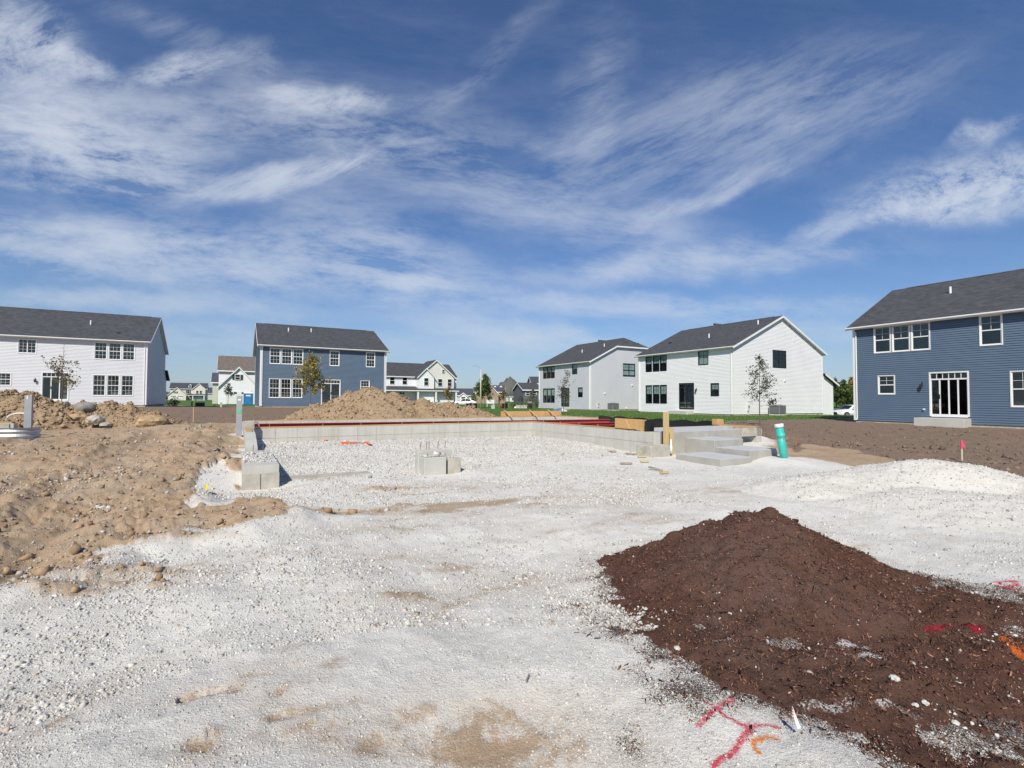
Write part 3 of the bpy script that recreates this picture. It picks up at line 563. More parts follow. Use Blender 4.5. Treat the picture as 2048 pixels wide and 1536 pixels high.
heap('dirt_mound', -21, -13.6, 18.6, 24.4, .06, f_dirtm, 'dirt_heap', 'low tan dirt mound with boulders resting against it', 'dirt mound')

build_ground()

# ------------------------------------------------------------------ loose stone, clods, shreds
def ico():
    t = (1 + 5 ** .5) / 2
    v = np.array([(-1, t, 0), (1, t, 0), (-1, -t, 0), (1, -t, 0), (0, -1, t), (0, 1, t), (0, -1, -t), (0, 1, -t), (t, 0, -1), (t, 0, 1), (-t, 0, -1), (-t, 0, 1)], float) / math.hypot(1, t)
    f = np.array([(0, 11, 5), (0, 5, 1), (0, 1, 7), (0, 7, 10), (0, 10, 11), (1, 5, 9), (5, 11, 4), (11, 10, 2), (10, 7, 6), (7, 1, 8), (3, 9, 4), (3, 4, 2), (3, 2, 6), (3, 6, 8), (3, 8, 9), (4, 9, 5), (2, 4, 11), (6, 2, 10), (8, 6, 7), (9, 8, 1)])
    return v, f
def octa():
    v = np.array([(1, .1, 0), (-1, -.1, .1), (.1, 1, 0), (-.1, -1, .1), (.2, 0, .9), (-.1, .1, -.9)]); f = np.array([(0, 2, 4), (2, 1, 4), (1, 3, 4), (3, 0, 4), (2, 0, 5), (1, 2, 5), (3, 1, 5), (0, 3, 5)]); return v, f
def boxm():
    v = np.array([(x, y, z) for x in (-1, 1) for y in (-1, 1) for z in (-1, 1)], float); f = np.array([(0, 1, 3), (0, 3, 2), (4, 6, 7), (4, 7, 5), (0, 4, 5), (0, 5, 1), (2, 3, 7), (2, 7, 6), (0, 2, 6), (0, 6, 4), (1, 5, 7), (1, 7, 3)]); return v, f
def tetra():
    v = np.array([(-1, -1, -.6), (1, -.7, -.2), (-.6, 1, -.2), (.5, .4, 1)], float); f = np.array([(0, 1, 3), (1, 2, 3), (2, 0, 3), (0, 2, 1)]); return v, f
def scatter(name, pos, size, tint, mat, shape='ico', jit=.28, flat=0.0):
    v, f = {'ico': ico, 'octa': octa, 'box': boxm, 'tetra': tetra}[shape](); n = len(pos); K = 24
    var = v[None] * (1 + jit * rng.uniform(-1, 1, (K, len(v), 1))) if jit else np.repeat(v[None], K, 0)
    q = rng.normal(size=(n, 4)); q[:, 1:3] *= (1 - flat); q /= np.linalg.norm(q, axis=1)[:, None]; w, x, y, z = q.T
    Rm = np.stack([1 - 2 * (y * y + z * z), 2 * (x * y - z * w), 2 * (x * z + y * w), 2 * (x * y + z * w), 1 - 2 * (x * x + z * z), 2 * (y * z - x * w), 2 * (x * z - y * w), 2 * (y * z + x * w), 1 - 2 * (x * x + y * y)], 1).reshape(n, 3, 3)
    s = np.broadcast_to(size, (n, 3)) if np.ndim(size) > 1 else np.repeat(np.asarray(size)[:, None], 3, 1)
    P = var[rng.integers(0, K, n)] * s[:, None, :]; P = np.einsum('nij,nkj->nki', Rm, P) + pos[:, None, :]
    F = (f[None] + (np.arange(n) * len(v))[:, None, None]).reshape(-1, 3)
    T = np.ones((n, len(v), 4)); T[:, :, :3] = tint[:, None, :]
    me = npmesh(name, P.reshape(-1, 3), F, {'tint': T.reshape(-1, 4)}); return link(name, me, mat)
def fan(n, r0, r1, half=51):
    th = np.radians(rng.uniform(-half, half, n)); r = np.exp(rng.uniform(math.log(r0), math.log(r1), n)); return r * np.sin(th), r * np.cos(th), r
def gravel_tint(n):
    b_ = np.clip(rng.normal(.555, .09, n), .26, .72); t = np.stack([b_, b_ * .965, b_ * .90], 1)
    k = rng.random(n); t[k < .025] *= np.array([.82, .68, .56]); t[(k > .04) & (k < .09)] *= .62; t[(k > .12) & (k < .13)] *= np.array([.8, .62, .55]); return t
def stones():
    for nm, n, r0, r1, shape, med, sg, seed in (('gravel', 105000, 1.55, 4.8, 'octa', .0033, .46, 1), ('gravel', 74000, 3.4, 13, 'octa', .0080, .45, 2)):
        X, Y, r = fan(n, r0, r1); dirt, br, gr, mu, red, org = zones(X, Y); u, v = U_(X, Y)
        clump = fbm(X * 1.3, Y * 1.3, 3, 201); infound = (u > .3) & (u < GW - .05) & (v > 0) & (v < GDp - .05)
        walls = (u > -.35) & (u < HW + .3) & (v > -.1) & ~infound
        keep = (rng.random(n) < np.where(dirt > .5, .22 + .25 * (clump > .25), 1.0) * (.7 + .3 * sstep(-.5, .5, clump))) & (br < .5) & (mu < .6) & ~walls & (r > 1.5)
        sz = med * np.exp(rng.normal(0, sg, n)) * (1 + .5 * np.clip(clump, -.5, 1))
        coarse = (((Y > 7.6) & (Y < 12) & (X < 3)) & ~infound) | (infound & (v < 1.5)); sz = np.where(coarse & (seed == 2), sz * 1.9, sz)
        big = rng.random(n) < .001; sz = np.where(big, np.minimum(sz * 2.4, .018), np.minimum(sz, .0095 if seed == 1 else .026))
        h = np.full(n, -1.0); ok = (X > .5) & (X < 5.6) & (Y > 1.9) & (Y < 6.2); h[ok] = f_mulch(X[ok], Y[ok])
        keep &= (h < .0) | ((h < .03) & (rng.random(n) < .25)) | (rng.random(n) < .015)
        X, Y, sz, red, org, dirt, h = X[keep], Y[keep], sz[keep], red[keep], org[keep], dirt[keep], h[keep]; Z = surf(X, Y)
        T = gravel_tint(len(X)); dd = dirt[:, None]; T = np.where(dd > .5, T * np.array([.85, .76, .66]), T)
        T = np.where((red > .4) [:, None] & (rng.random(len(X)) < .7)[:, None], np.array([.55, .04, .08]), T); T = np.where((org > .4)[:, None] & (rng.random(len(X)) < .7)[:, None], np.array([.68, .22, .05]), T)
        o = scatter(nm, np.stack([X, Y, Z + sz * .12], 1), sz[:, None] * rng.uniform(.6, 1.3, (len(X), 3)) * np.array([1, 1, .8]), T, 'stone', shape)
        tag(o, 'loose white crushed stone close to the camera' if seed == 1 else 'loose white crushed stone around the garage foundation', 'gravel', kind='stuff')
    n = 20000; uu = rng.uniform(.3, GW - .02, n); vv = GDp * rng.random(n) ** .8 - .03; Q = L0[None] + uu[:, None] * PV + vv[:, None] * DV; sz = .016 * np.exp(rng.normal(0, .35, n))
    o = scatter('gravel', np.stack([Q[:, 0], Q[:, 1], surf(Q[:, 0], Q[:, 1]) + sz * .2], 1), sz[:, None] * rng.uniform(.7, 1.2, (n, 3)), gravel_tint(n), 'stone', 'octa'); tag(o, 'white crushed stone filling the garage bay', 'gravel', kind='stuff')
    # stone on the gravel heap
    n = 12000; X = rng.uniform(3, 11.5, n); Y = rng.uniform(5, 11, n); h = f_gheap(X, Y); k = h > .02; X, Y = X[k], Y[k]; sz = .010 * np.exp(rng.normal(0, .4, len(X)))
    o = scatter('gravel', np.stack([X, Y, surf(X, Y) + sz * .2], 1), sz[:, None] * rng.uniform(.7, 1.2, (len(X), 3)), gravel_tint(len(X)), 'stone', 'octa'); tag(o, 'loose white stone covering the long gravel heap', 'gravel', kind='stuff')
    # stones and clods in the tan soil
    n = 52000; X, Y, r = fan(n, 4.2, 26, 52); dirt, *_ = zones(X, Y); cl = fbm(X * .9, Y * .9, 4, 211); u, v = U_(X, Y); k = (dirt > .55) & (X < -1.2) & (rng.random(n) < .25 + .9 * np.clip(cl + .25, 0, 1)) & ~((u > -.1) & (u < HW + .3) & (v > -.2) & (v < HD + .3))
    X, Y, cl = X[k], Y[k], cl[k]; sz = .0115 * np.exp(rng.normal(0, .62, len(X))) * (1 + 1.0 * np.clip(cl, 0, 1)); sz = np.minimum(sz, .065); T = np.array([.33, .23, .145]) * rng.uniform(.65, 1.3, (len(X), 1)); g = rng.random(len(X)) < .3; T[g] = np.array([.5, .46, .42]) * rng.uniform(.7, 1.2, (g.sum(), 1))
    o = scatter('clods', np.stack([X, Y, surf(X, Y) + sz * .3], 1), sz[:, None] * rng.uniform(.6, 1.3, (len(X), 3)), T, 'clod', 'octa', .4); tag(o, 'crumbled clods and pebbles over the tan soil', 'clods', kind='stuff')
    # clods on the dirt heaps
    for fn, x0, x1, y0, y1, n, med, lab in ((f_dirtc, -14, 2.4, 23.6, 29.5, 15000, .026, 'crumbled clods on the big dirt heap'), (f_dirtl, -27, -17.2, 16.6, 22, 7000, .036, 'crumbled clods on the tall dirt mound'), (f_dirtm, -21, -13.6, 18.6, 23, 8000, .027, 'crumbled clods on the low dirt mound')):
        X = rng.uniform(x0, x1, n); Y = rng.uniform(y0, y1, n); k = fn(X, Y) > .03; X, Y = X[k], Y[k]; sz = np.minimum(med * np.exp(rng.normal(0, .6, len(X))), .16); T = np.array([.36, .26, .165]) * rng.uniform(.65, 1.25, (len(X), 1))
        o = scatter('clods', np.stack([X, Y, surf(X, Y) + sz * .2], 1), sz[:, None] * rng.uniform(.6, 1.2, (len(X), 3)), T, 'clod', 'octa', .4); tag(o, lab, 'clods', kind='stuff')
    n = 14000; X, Y, r = fan(n, 10, 36, 50); d_, br, *_ = zones(X, Y); k = br > .6; X, Y = X[k], Y[k]; sz = .023 * np.exp(rng.normal(0, .55, len(X))); T = np.array([.20, .15, .115]) * rng.uniform(.5, 1.5, (len(X), 1))
    o = scatter('clods', np.stack([X, Y, surf(X, Y) + sz * .2], 1), np.minimum(sz, .1)[:, None] * rng.uniform(.6, 1.2, (len(X), 3)), T, 'clod', 'octa', .4); tag(o, 'dark clods over the graded brown topsoil', 'clods', kind='stuff')
    n = 2600; X = rng.uniform(.8, 4.6, n); Y = rng.uniform(2.4, 5.6, n); h = f_mulch(X, Y); k = (h > .02) & (rng.random(n) < .25 + .75 * sstep(.0, .5, fbm(X * 2, Y * 2, 3, 221))); X, Y, h = X[k], Y[k], h[k]; sz = np.minimum(.0085 * np.exp(rng.normal(0, .5, len(X))), .007 + .0045 * np.maximum(np.hypot(X, Y) - 2, 0)); T = np.array([.11, .06, .044]) * rng.uniform(.6, 1.5, (len(X), 1))
    o = scatter('mulch_clods', np.stack([X, Y, surf(X, Y) + sz * .15], 1), sz[:, None] * rng.uniform(.55, 1.4, (len(X), 3)), T, 'clod', 'ico', .5); tag(o, 'lumps of damp mulch on the mulch pile', 'clods', kind='stuff')
    n = 5000; X = rng.uniform(.9, 4.2, n); Y = rng.uniform(1.9, 4.2, n); h = f_mulch(X, Y); fl = fbm(X * 2.2, Y * 2.2, 3, 231); k = (h > .0) & (h < .17) & (rng.random(n) < sstep(.05, .6, fl) * .8 + .04); X, Y = X[k], Y[k]; sz = np.minimum(.0042 * np.exp(rng.normal(0, .6, len(X))), .016)
    o = scatter('gravel', np.stack([X, Y, surf(X, Y) + sz * .3], 1), sz[:, None] * rng.uniform(.6, 1.3, (len(X), 3)), gravel_tint(len(X)), 'stone', 'octa'); tag(o, 'white stone crumbs trodden into the lower mulch', 'gravel', kind='stuff')
    # shreds of bark
    n = 120000; X = rng.uniform(.3, 5.4, n); Y = rng.uniform(1.7, 6.2, n); h = f_mulch(X, Y); dirt, br, gr, mu, red, org = zones(X, Y)
    k = (h > .015) & (rng.random(n) < np.clip(1.5 / np.hypot(X, Y - .5), .25, 1)) | ((h > -.05) & (rng.random(n) < .25)) | ((mu > .25) & (rng.random(n) < mu * .5)); X, Y = X[k], Y[k]; n = len(X)
    L_ = .0080 * np.exp(rng.normal(0, .6, n)); T = np.array([.145, .074, .052]) * np.exp(rng.normal(0, .55, (n, 1))); hi = rng.random(n) < .035; T[hi] = np.array([.27, .15, .08]) * rng.uniform(.6, 1.3, (hi.sum(), 1))
    pr = np.zeros(n); po = np.zeros(n)
    for p, w in RED_M: pr = np.maximum(pr, seg(X, Y, p, w))
    for p, w in ORG_M: po = np.maximum(po, seg(X, Y, p, w))
    T[(pr > .4) & (rng.random(n) < .6)] = (.42, .02, .045); T[(po > .4) & (rng.random(n) < .5)] = (.58, .14, .03)
    o = scatter('bark_shreds', np.stack([X, Y, surf(X, Y) + .003], 1), np.stack([np.minimum(L_, .032), np.minimum(L_ * rng.uniform(.08, .3, n), .0045), L_ * .25 + .001], 1), T, 'chip', 'tetra', .3, .45); tag(o, 'shredded bark strands lying on the mulch pile', 'bark shreds', kind='stuff')
stones()

# ------------------------------------------------------------------ the new foundation (built in the frame of the lot)
FT = .73                                           # top of the walls
fnd = empty('house_foundation', (L0[0], L0[1], 0), TH)
tag(fnd, 'poured concrete house foundation with a garage bay full of white stone', 'foundation')
def wall(x0, y0, x1, y1, top=FT, face=None, bot=-1.3, name='wall'):
    """one wall; face = side that carries the form panels as (axis, side)"""
    w = MB().box(x0, y0, bot, x1, y1, top).build(name, 'wall_concrete', fnd)
    if face:
        ax, sd = face; a0, a1 = (x0, x1) if ax == 'x' else (y0, y1); k = max(1, round((a1 - a0) / .61)); st = (a1 - a0) / k
        for i in range(k):
            a, b_ = a0 + i * st + .010, a0 + (i + 1) * st - .010; t = .010 + rnd.uniform(0, .006); z0 = -.3
            for (za, zb) in ((z0, top - .30 - .004), (top - .30 + .004, top - .012)):
                m_ = MB()
                if ax == 'x': m_.box(a, y0 - t if sd < 0 else y1, za, b_, y0 if sd < 0 else y1 + t, zb)
                else: m_.box(x0 - t if sd < 0 else x1, a, za, x0 if sd < 0 else x1 + t, b_, zb)
                m_.build('panel', 'wall_concrete', w)
    return w
def plate(x0, y0, x1, y1, z=FT, bolts=True):
    p_ = MB().box(x0, y0, z + .002, x1, y1, z + .04).build('sill_plate', 'plate_wood', fnd)
    if bolts:
        L_ = max(x1 - x0, y1 - y0); k = int(L_ / 1.1)
        for i in range(k):
            t = (i + .5 + rnd.uniform(-.2, .2)) / k; x = x0 + (x1 - x0) * (t if x1 - x0 > y1 - y0 else .5); y = y0 + (y1 - y0) * (t if y1 - y0 >= x1 - x0 else .5)
            MB().tube([(x, y, z + .04), (x, y, z + .11)], .008, 6).build('anchor_bolt', 'bolt_steel', fnd)
wall(.25, GDp, GW, GDp + .25, face=('x', -1))                               # garage back wall
wall(GW, .0, GW + .25, GDp + .25, face=('y', -1))                           # garage side wall
wall(0, GDp - 1.6, .25, HD)                                                 # left house wall
MB().prism([(0, 2.905, -1.3), (0, 4.895, -1.3), (0, 4.895, .725), (0, 4.4, .70), (0, 3.6, .58), (0, 2.905, .47)], (.25, 0, 0)).build('wall', 'wall_concrete', fnd)   # left garage wall, raked down to the stub
wall(-.10, 0, .50, 2.9, top=.42)                                            # left door stub
wall(.25, HD - .25, HW - .25, HD, face=('x', -1))                           # far wall
wall(HW - .25, .3, HW, HD, face=('y', -1))                                  # right house wall
wall(GW + .25, 1.5, HW - .25, 1.75)                                         # entry wall
fw = MB().prism([(13.9, .3, .45), (HW, .3, .45), (HW + .05, .3, FT - .1), (HW, .3, FT), (13.9, .3, FT)], (0, .3, 0)).build('wall', 'old_concrete', fnd)
plate(.30, GDp + .02, GW + .05, GDp + .16); plate(GW + .07, .9, GW + .21, GDp + .16); plate(.05, GDp - 1.5, .19, HD - .3); plate(.05, HD - .2, HW - .3, HD - .06); plate(HW - .2, .35, HW - .06, HD - .05); plate(14.0, .32, HW - .25, .46, bolts=False)
# stub and pier by the garage doors
MB().box(-.105, -.03, -.3, .19, .003, .27).box(.205, -.035, -.3, .505, .003, .275).build('panel', 'old_concrete', fnd)
pier = MB().box(3.32, 0, -.3, 3.82, .34, .38).box(3.29, .345, -.3, 4.10, .56, .50).build('door_pier', 'concrete', fnd, bevel=.012)
MB().box(3.88, .04, -.3, 4.18, .34, .34).build('door_pier', 'old_concrete', fnd, bevel=.012)
MB().box(GW - .45, -.35, -.3, GW + .28, .22, .40).build('door_pier', 'old_concrete', fnd, bevel=.015)
for x, y in ((3.4, .5), (3.52, .46), (3.58, .46), (3.8, .48), (3.98, .5), (.14, 2.6), (.34, 2.55)):
    z0 = .41 if y > 2 else .52
    MB().tube([(x, y, z0), (x + .01, y, z0 + .17)], .008, 6).build('rebar_pin', 'rebar', fnd)
MB().box(.5, .3, -.2, 2.3, .75, .085).build('footing', 'old_concrete', fnd, bevel=.02)
# gravel left on top of the stub and the pier
def pour(name, u0, u1, v0, v1, z, n, lab):
    uu = rng.uniform(u0, u1, n); vv = rng.uniform(v0, v1, n); P_ = L0[None] + uu[:, None] * PV + vv[:, None] * DV; sz = .017 * np.exp(rng.normal(0, .4, n))
    o = scatter(name, np.stack([P_[:, 0], P_[:, 1], z + sz * .4], 1), sz[:, None] * rng.uniform(.7, 1.2, (n, 3)), gravel_tint(n), 'stone', 'ico'); tag(o, lab, 'gravel', kind='stuff')
pour('gravel', -.08, .48, .5, 2.2, .42, 420, 'stone lying on the left garage stub'); pour('gravel', 3.33, 3.82, .08, .33, .39, 110, 'stone lying on the middle garage pier'); pour('gravel', 3.9, 4.16, .1, .33, .34, 40, 'stone lying on the low block by the pier')
# porch and steps
st = empty('porch_steps', (L0[0], L0[1], 0), TH); tag(st, 'fresh grey concrete porch slab with wide steps beside the teal pipe', 'steps')
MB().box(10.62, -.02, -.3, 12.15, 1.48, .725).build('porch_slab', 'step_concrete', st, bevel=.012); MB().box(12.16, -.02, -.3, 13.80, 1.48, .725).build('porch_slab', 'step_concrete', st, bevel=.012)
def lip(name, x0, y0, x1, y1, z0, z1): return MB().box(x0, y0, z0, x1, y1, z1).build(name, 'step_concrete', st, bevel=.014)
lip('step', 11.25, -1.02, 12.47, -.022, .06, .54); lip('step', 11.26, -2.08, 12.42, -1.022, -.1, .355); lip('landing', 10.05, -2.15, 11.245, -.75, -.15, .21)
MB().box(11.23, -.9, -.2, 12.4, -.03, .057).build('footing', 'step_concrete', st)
# steel beams over the basement
def ibeam(label, p0, p1, h=.26, w=.16):
    p0, p1 = Vector(p0), Vector(p1); L_ = (p1 - p0).length; rz = math.atan2(p1.y - p0.y, p1.x - p0.x); o = MB(); t = .014
    prof = [(-w / 2, 0), (w / 2, 0), (w / 2, t), (t / 2, t), (t / 2, h - t), (w / 2, h - t), (w / 2, h), (-w / 2, h), (-w / 2, h - t), (-t / 2, h - t), (-t / 2, t), (-w / 2, t)]
    o.prism([(0, a, b_) for a, b_ in prof], (L_, 0, 0)); ob = o.build('steel_beam', 'red_steel'); ob.location = p0; ob.rotation_euler = (0, 0, rz); tag(ob, label, 'steel beam', 'red steel beams over the basement')
ibeam('longest red steel beam spanning the whole basement', (-8.85, 16.45, .53), (4.25, 21.6, .50))
ibeam('middle red steel beam lying between the longest beam and the shortest', (*G(10.3, 4.9), .50), (*G(12.9, 4.75), .50)); ibeam('shortest red steel beam, closest to the garage wall', (*G(10.3, 3.75), .48), (*G(11.75, 3.6), .48))
# boards standing on the garage side wall
fb = empty('form_board', (L0[0], L0[1], 0), TH); tag(fb, 'orange plywood form board standing on the garage side wall', 'form board')
MB().box(10.04, .52, .775, 10.09, 1.66, 1.07).build('board', 'ply_wood', fb); MB().box(10.0, .50, .70, 10.22, .545, 1.06).build('end_board', 'ply_wood', fb); MB().prism([(10.0, .95, .775), (10.0, 1.15, .775), (10.0, 1.15, 1.05)], (.035, 0, 0)).build('brace', 'ply_wood', fb)
bm_ = empty('black_membrane', (L0[0], L0[1], 0), TH); tag(bm_, 'flap of black waterproofing sheet hanging beside the tall wood post', 'membrane')
MB().prism([(10.02, .36, .58), (10.30, .30, .50), (10.34, .30, 1.02), (10.02, .36, 1.04)], (0, .01, 0)).build('sheet', 'membrane', bm_)
bp = [(HW - .29, 8.5 - .25 * i, .86 + .03 * math.sin(i * 1.3) + rnd.uniform(-.015, .015)) for i in range(27)]
mb = MB()
for a, b_ in zip(bp[:-1], bp[1:]): mb.prism([(a[0], a[1], .45), (b_[0], b_[1], .45), b_, a], (.022, 0, 0))
o = mb.build('black_membrane', 'membrane'); o.location = (L0[0], L0[1], 0); o.rotation_euler = (0, 0, TH); tag(o, 'long black waterproofing sheet draped along the foundation behind the porch', 'membrane')
o = MB().box(HW - .32, 1.78, .74, HW + .02, 2.02, .95).build('wood_block', 'ply_wood', None, bevel=.01); o.location = (L0[0], L0[1], 0); o.rotation_euler = (0, 0, TH); tag(o, 'short orange wood block at the end of the long black sheet', 'wood block')
o = MB().box(10.30, -.12, -.1, 10.48, -.06, 1.30).build('wood_post', 'yellow_wood', None, bevel=.005); o.location = (L0[0], L0[1], 0); o.rotation_euler = (0, 0, TH); tag(o, 'tall yellow wood post in front of the concrete porch', 'wood post')
o = MB().box(10.47, -.20, -.1, 10.58, -.14, .86).build('wood_post', 'yellow_wood', None, bevel=.005); o.location = (L0[0], L0[1], 0); o.rotation_euler = (0, 0, TH); tag(o, 'shorter yellow wood post nailed beside the tall post', 'wood post')
cl = G(10.35, -.3); o = MB().tube([(0, 0, -.1), (0, 0, .08), (.005, 0, .13), (0, 0, .30)], [.035, .05, .03, .02], 10).build('pipe_fitting', 'white_plastic', None, True); o.location = (*cl, .25); tag(o, 'small white pipe fitting sticking up before the wood posts', 'pipe fitting')
# plank barrier on the far wall
bar = empty('plywood_barrier', (L0[0], L0[1], 0), TH); tag(bar, 'row of orange plywood form panels with braces on the far foundation wall', 'barrier')
xb = 11.4
for i, w_ in enumerate((1.5, 1.15, .95)):
    MB().box(xb, HD - .02, FT + .042, xb + w_ - .01, HD + .02, FT + .30).build('panel', 'ply_wood', bar)
    MB().prism([(xb + .12, HD - .02, FT + .36), (xb + .2, HD - .02, FT + .36), (xb + .42, HD - .42, FT + .04), (xb + .32, HD - .42, FT + .04)], (.0, .03, .0)).build('brace', 'wood', bar); xb += w_
MB().box(xb - .06, HD - .06, FT + .042, xb + .02, HD + .0, FT + .36).build('end_post', 'wood', bar)
# teal standpipe
px_, py_ = 6.93, 12.6; zb = gz1(px_, py_); pipe = empty('standpipe', (px_, py_, zb), 0); tag(pipe, 'leaning teal plastic pipe with a white cap beside the steps', 'pipe')
top = Vector((-.11, .05, .78)); MB().tube([(0, 0, -.2), tuple(top)], .092, 20).build('pipe', 'teal_plastic', pipe, True); MB().tube([tuple(top * .66), tuple(top * .80)], .102, 20).build('coupling', 'teal_plastic', pipe, True)
MB().tube([tuple(top * .62), tuple(top * .66)], .097, 20).build('strap', 'metal_grey', pipe, True); MB().tube([tuple(top * .985), tuple(top * 1.10)], [.108, .105], 20).build('cap', 'white_plastic', pipe, True)
# left post, bent conduit
q = G(-.12, 6.3); pst = empty('utility_post', (*q, .35), TH); tag(pst, 'slim grey post with a green label at the foundation corner', 'post')
MB().box(-.075, -.06, 0, .075, .06, 1.36).build('post', 'post_grey', pst, bevel=.008); MB().box(-.05, -.068, .86, .05, -.06, .98).build('label', 'green_label', pst); MB().box(-.04, -.066, 1.22, .04, -.06, 1.27).build('tag', 'white_plastic', pst)
q = G(.15, 6.55); ho = MB().tube([(-.02, 0, .0)] + [(.12 - .13 * math.cos(t), 0, .10 + .10 * math.sin(t)) for t in np.linspace(0, math.pi, 12)] + [(.26, 0, .0)], .022, 10).build('conduit', 'galvanised', None, True)
ho.location = (*q, .74); ho.rotation_euler = (0, 0, TH); tag(ho, 'bent grey conduit arching over the foundation corner', 'conduit')
o = MB().box(-.02, 6.22, .73, .28, 6.48, .98).build('concrete_block', 'old_concrete', None, bevel=.012); o.location = (L0[0], L0[1], 0); o.rotation_euler = (0, 0, TH); tag(o, 'small concrete block on the foundation corner by the grey post', 'block')
# neighbour foundation with window well, far left
nf = empty('window_well', (-14.9, 15.7, .56), TH - .25); tag(nf, 'galvanised corrugated window well beside a concrete foundation corner', 'window well')
mb = MB(); n = 28
prof = [(z_, .018 * math.sin(z_ * 42)) for z_ in np.linspace(-.25, .13, 26)]
for i in range(n):
    a0, a1 = math.pi * i / n, math.pi * (i + 1) / n
    for (za, ra), (zb_, rb) in zip(prof[:-1], prof[1:]):
        f_ = lambda a, r_, z_: (-1.05 + (1.05 + r_) * (abs(math.cos(a)) ** .55) * (1 if math.cos(a) > 0 else -1), -(.62 + r_) * (math.sin(a) ** .55), z_)
        mb.quad(f_(a0, ra, za), f_(a1, ra, za), f_(a1, rb, zb_), f_(a0, rb, zb_))
mb.build('well_shell', 'galvanised', nf, True)
mb = MB()
for i in range(n):
    a0, a1 = math.pi * i / n, math.pi * (i + 1) / n; f_ = lambda a, r_, z_: (-1.05 + (1.05 + r_) * (abs(math.cos(a)) ** .55) * (1 if math.cos(a) > 0 else -1), -(.62 + r_) * (math.sin(a) ** .55), z_)
    mb.quad(f_(a0, -.01, .13), f_(a1, -.01, .13), f_(a1, .04, .15), f_(a0, .04, .15))
mb.build('rim', 'galvanised', nf, True)
nw = empty('house_foundation', (-15.8, 16.2, .40), TH - .05); tag(nw, 'concrete foundation corner with a wood sill behind the window well', 'foundation')
MB().box(-9, .0, -.6, -.35, .3, .40).build('wall', 'wall_concrete', nw); MB().box(-9, .02, .402, -.4, .25, .44).build('sill_plate', 'plate_wood', nw); MB().box(-1.0, -.03, -.3, -.45, .0, .39).build('panel', 'old_concrete', nw)
gpst = empty('utility_post', (-15.55, 15.95, .38), TH); tag(gpst, 'thick grey square post standing in the window well', 'post')
MB().box(-.09, -.08, 0, .09, .08, 1.33).build('post', 'post_grey', gpst, bevel=.006); MB().box(-.035, -.087, 1.2, .0, -.08, 1.3).build('tag', 'white_plastic', gpst)
ho = MB().tube([(-.62 + .6 * (1 - math.cos(t)) * .5 * 1.6, .0, .08 + .22 * math.sin(t)) for t in np.linspace(0, math.pi * .62, 12)], .022, 8).build('hose', 'white_plastic', None, True); ho.location = (-16.0, 16.3, .82); tag(ho, 'white hose looping over the foundation beside the thick post', 'hose')

# ------------------------------------------------------------------ boulders
def boulder(label, loc, s, mat, seed, group='boulders by the dirt mound', sharp=False):
    import bmesh
    bm = bmesh.new(); bmesh.ops.create_icosphere(bm, subdivisions=2 if sharp else 4 if 'grey' in mat else 3, radius=1); r_ = np.random.default_rng(seed); off = r_.uniform(0, 50, 2)
    for v in bm.verts:
        c = v.co.copy(); k = 1 + .20 * float(fbm(c.x * 1.1 + off[0] + c.z, c.y * 1.1 + off[1] - c.z * .6, 3, seed)) + (.05 if 'grey' in mat else .14) * float(fbm(c.x * 3 + off[0], c.y * 3 + c.z * 2.4, 4, seed + 3)); c *= k + (r_.uniform(-.16, .16) if sharp else 0 if 'grey' in mat else r_.uniform(-.06, .06))
        v.co = Vector((c.x * s[0], c.y * s[1], max(c.z, -.6) * s[2]))
    me = bpy.data.meshes.new('boulder'); bm.to_mesh(me); bm.free(); o = link('boulder', me, mat, smooth=not sharp and 'grey' in mat); o.location = loc; o.rotation_euler = (0, 0, r_.uniform(0, 6)); tag(o, label, 'boulder', group)
def bl(px, py, D, dz=0): X = (px - 1024) / 990 * D; return (X, D, EYE + (hor(px) - py) * D / 990 + dz)
boulder('smooth dark grey boulder perched on top of the low mound', bl(171, 816, 21), (.40, .36, .26), 'boulder_grey', 1)
boulder('tan rough boulder under the smooth grey one', bl(155, 838, 20.4), (.42, .4, .32), 'boulder_tan', 2)
boulder('pale speckled boulder beside the flat stone', bl(192, 840, 20.0), (.36, .32, .24), 'boulder_pale', 3)
boulder('flat pale stone lying at the foot of the mound', bl(214, 849, 19.6), (.26, .2, .10), 'boulder_pale', 4)
boulder('large yellowish boulder at the end of the mound', bl(308, 845, 20.3), (.60, .45, .30), 'boulder_tan', 5)
boulder('knobby brown rock on the tan slope', bl(372, 883, 13.5), (.17, .15, .12), 'boulder_tan', 6)
boulder('reddish rock beside the foundation footing', bl(352, 911, 12.0), (.14, .12, .09), 'boulder_tan', 7)
boulder('pale pink rock on the slope near the footing', bl(390, 910, 11.9), (.12, .1, .08), 'boulder_pale', 8)
boulder('brown rock lump before the yellow flag', bl(372, 1018, 7.4), (.085, .07, .05), 'boulder_tan', 9)
boulder('pinkish white rock at the edge of the tan soil', bl(438, 1052, 6.5), (.05, .045, .035), 'boulder_pale', 10, 'rocks on the soil'); boulder('smaller white rock next to the pinkish one', bl(452, 1049, 6.55), (.045, .04, .025), 'boulder_pale', 11, 'rocks on the soil')
boulder('round tan pebble on the mulch by its stone edge', bl(1316, 1250, 3.62, .01), (.022, .02, .015), 'boulder_pale', 12, 'rocks on the soil')
boulder('upright pebble casting a shadow on the bare patch', bl(919, 1497, 2.36, .005), (.014, .014, .018), 'boulder_pale', 13, 'rocks on the soil'); boulder('round pebble above the bare soil patch', bl(1028, 1424, 2.60, .005), (.022, .018, .016), 'boulder_pale', 14, 'rocks on the soil')
boulder('grey angular stone among the left crushed stone', bl(214, 1443, 2.55, .005), (.032, .02, .018), 'boulder_pale', 15, 'rocks on the soil')
k = 16
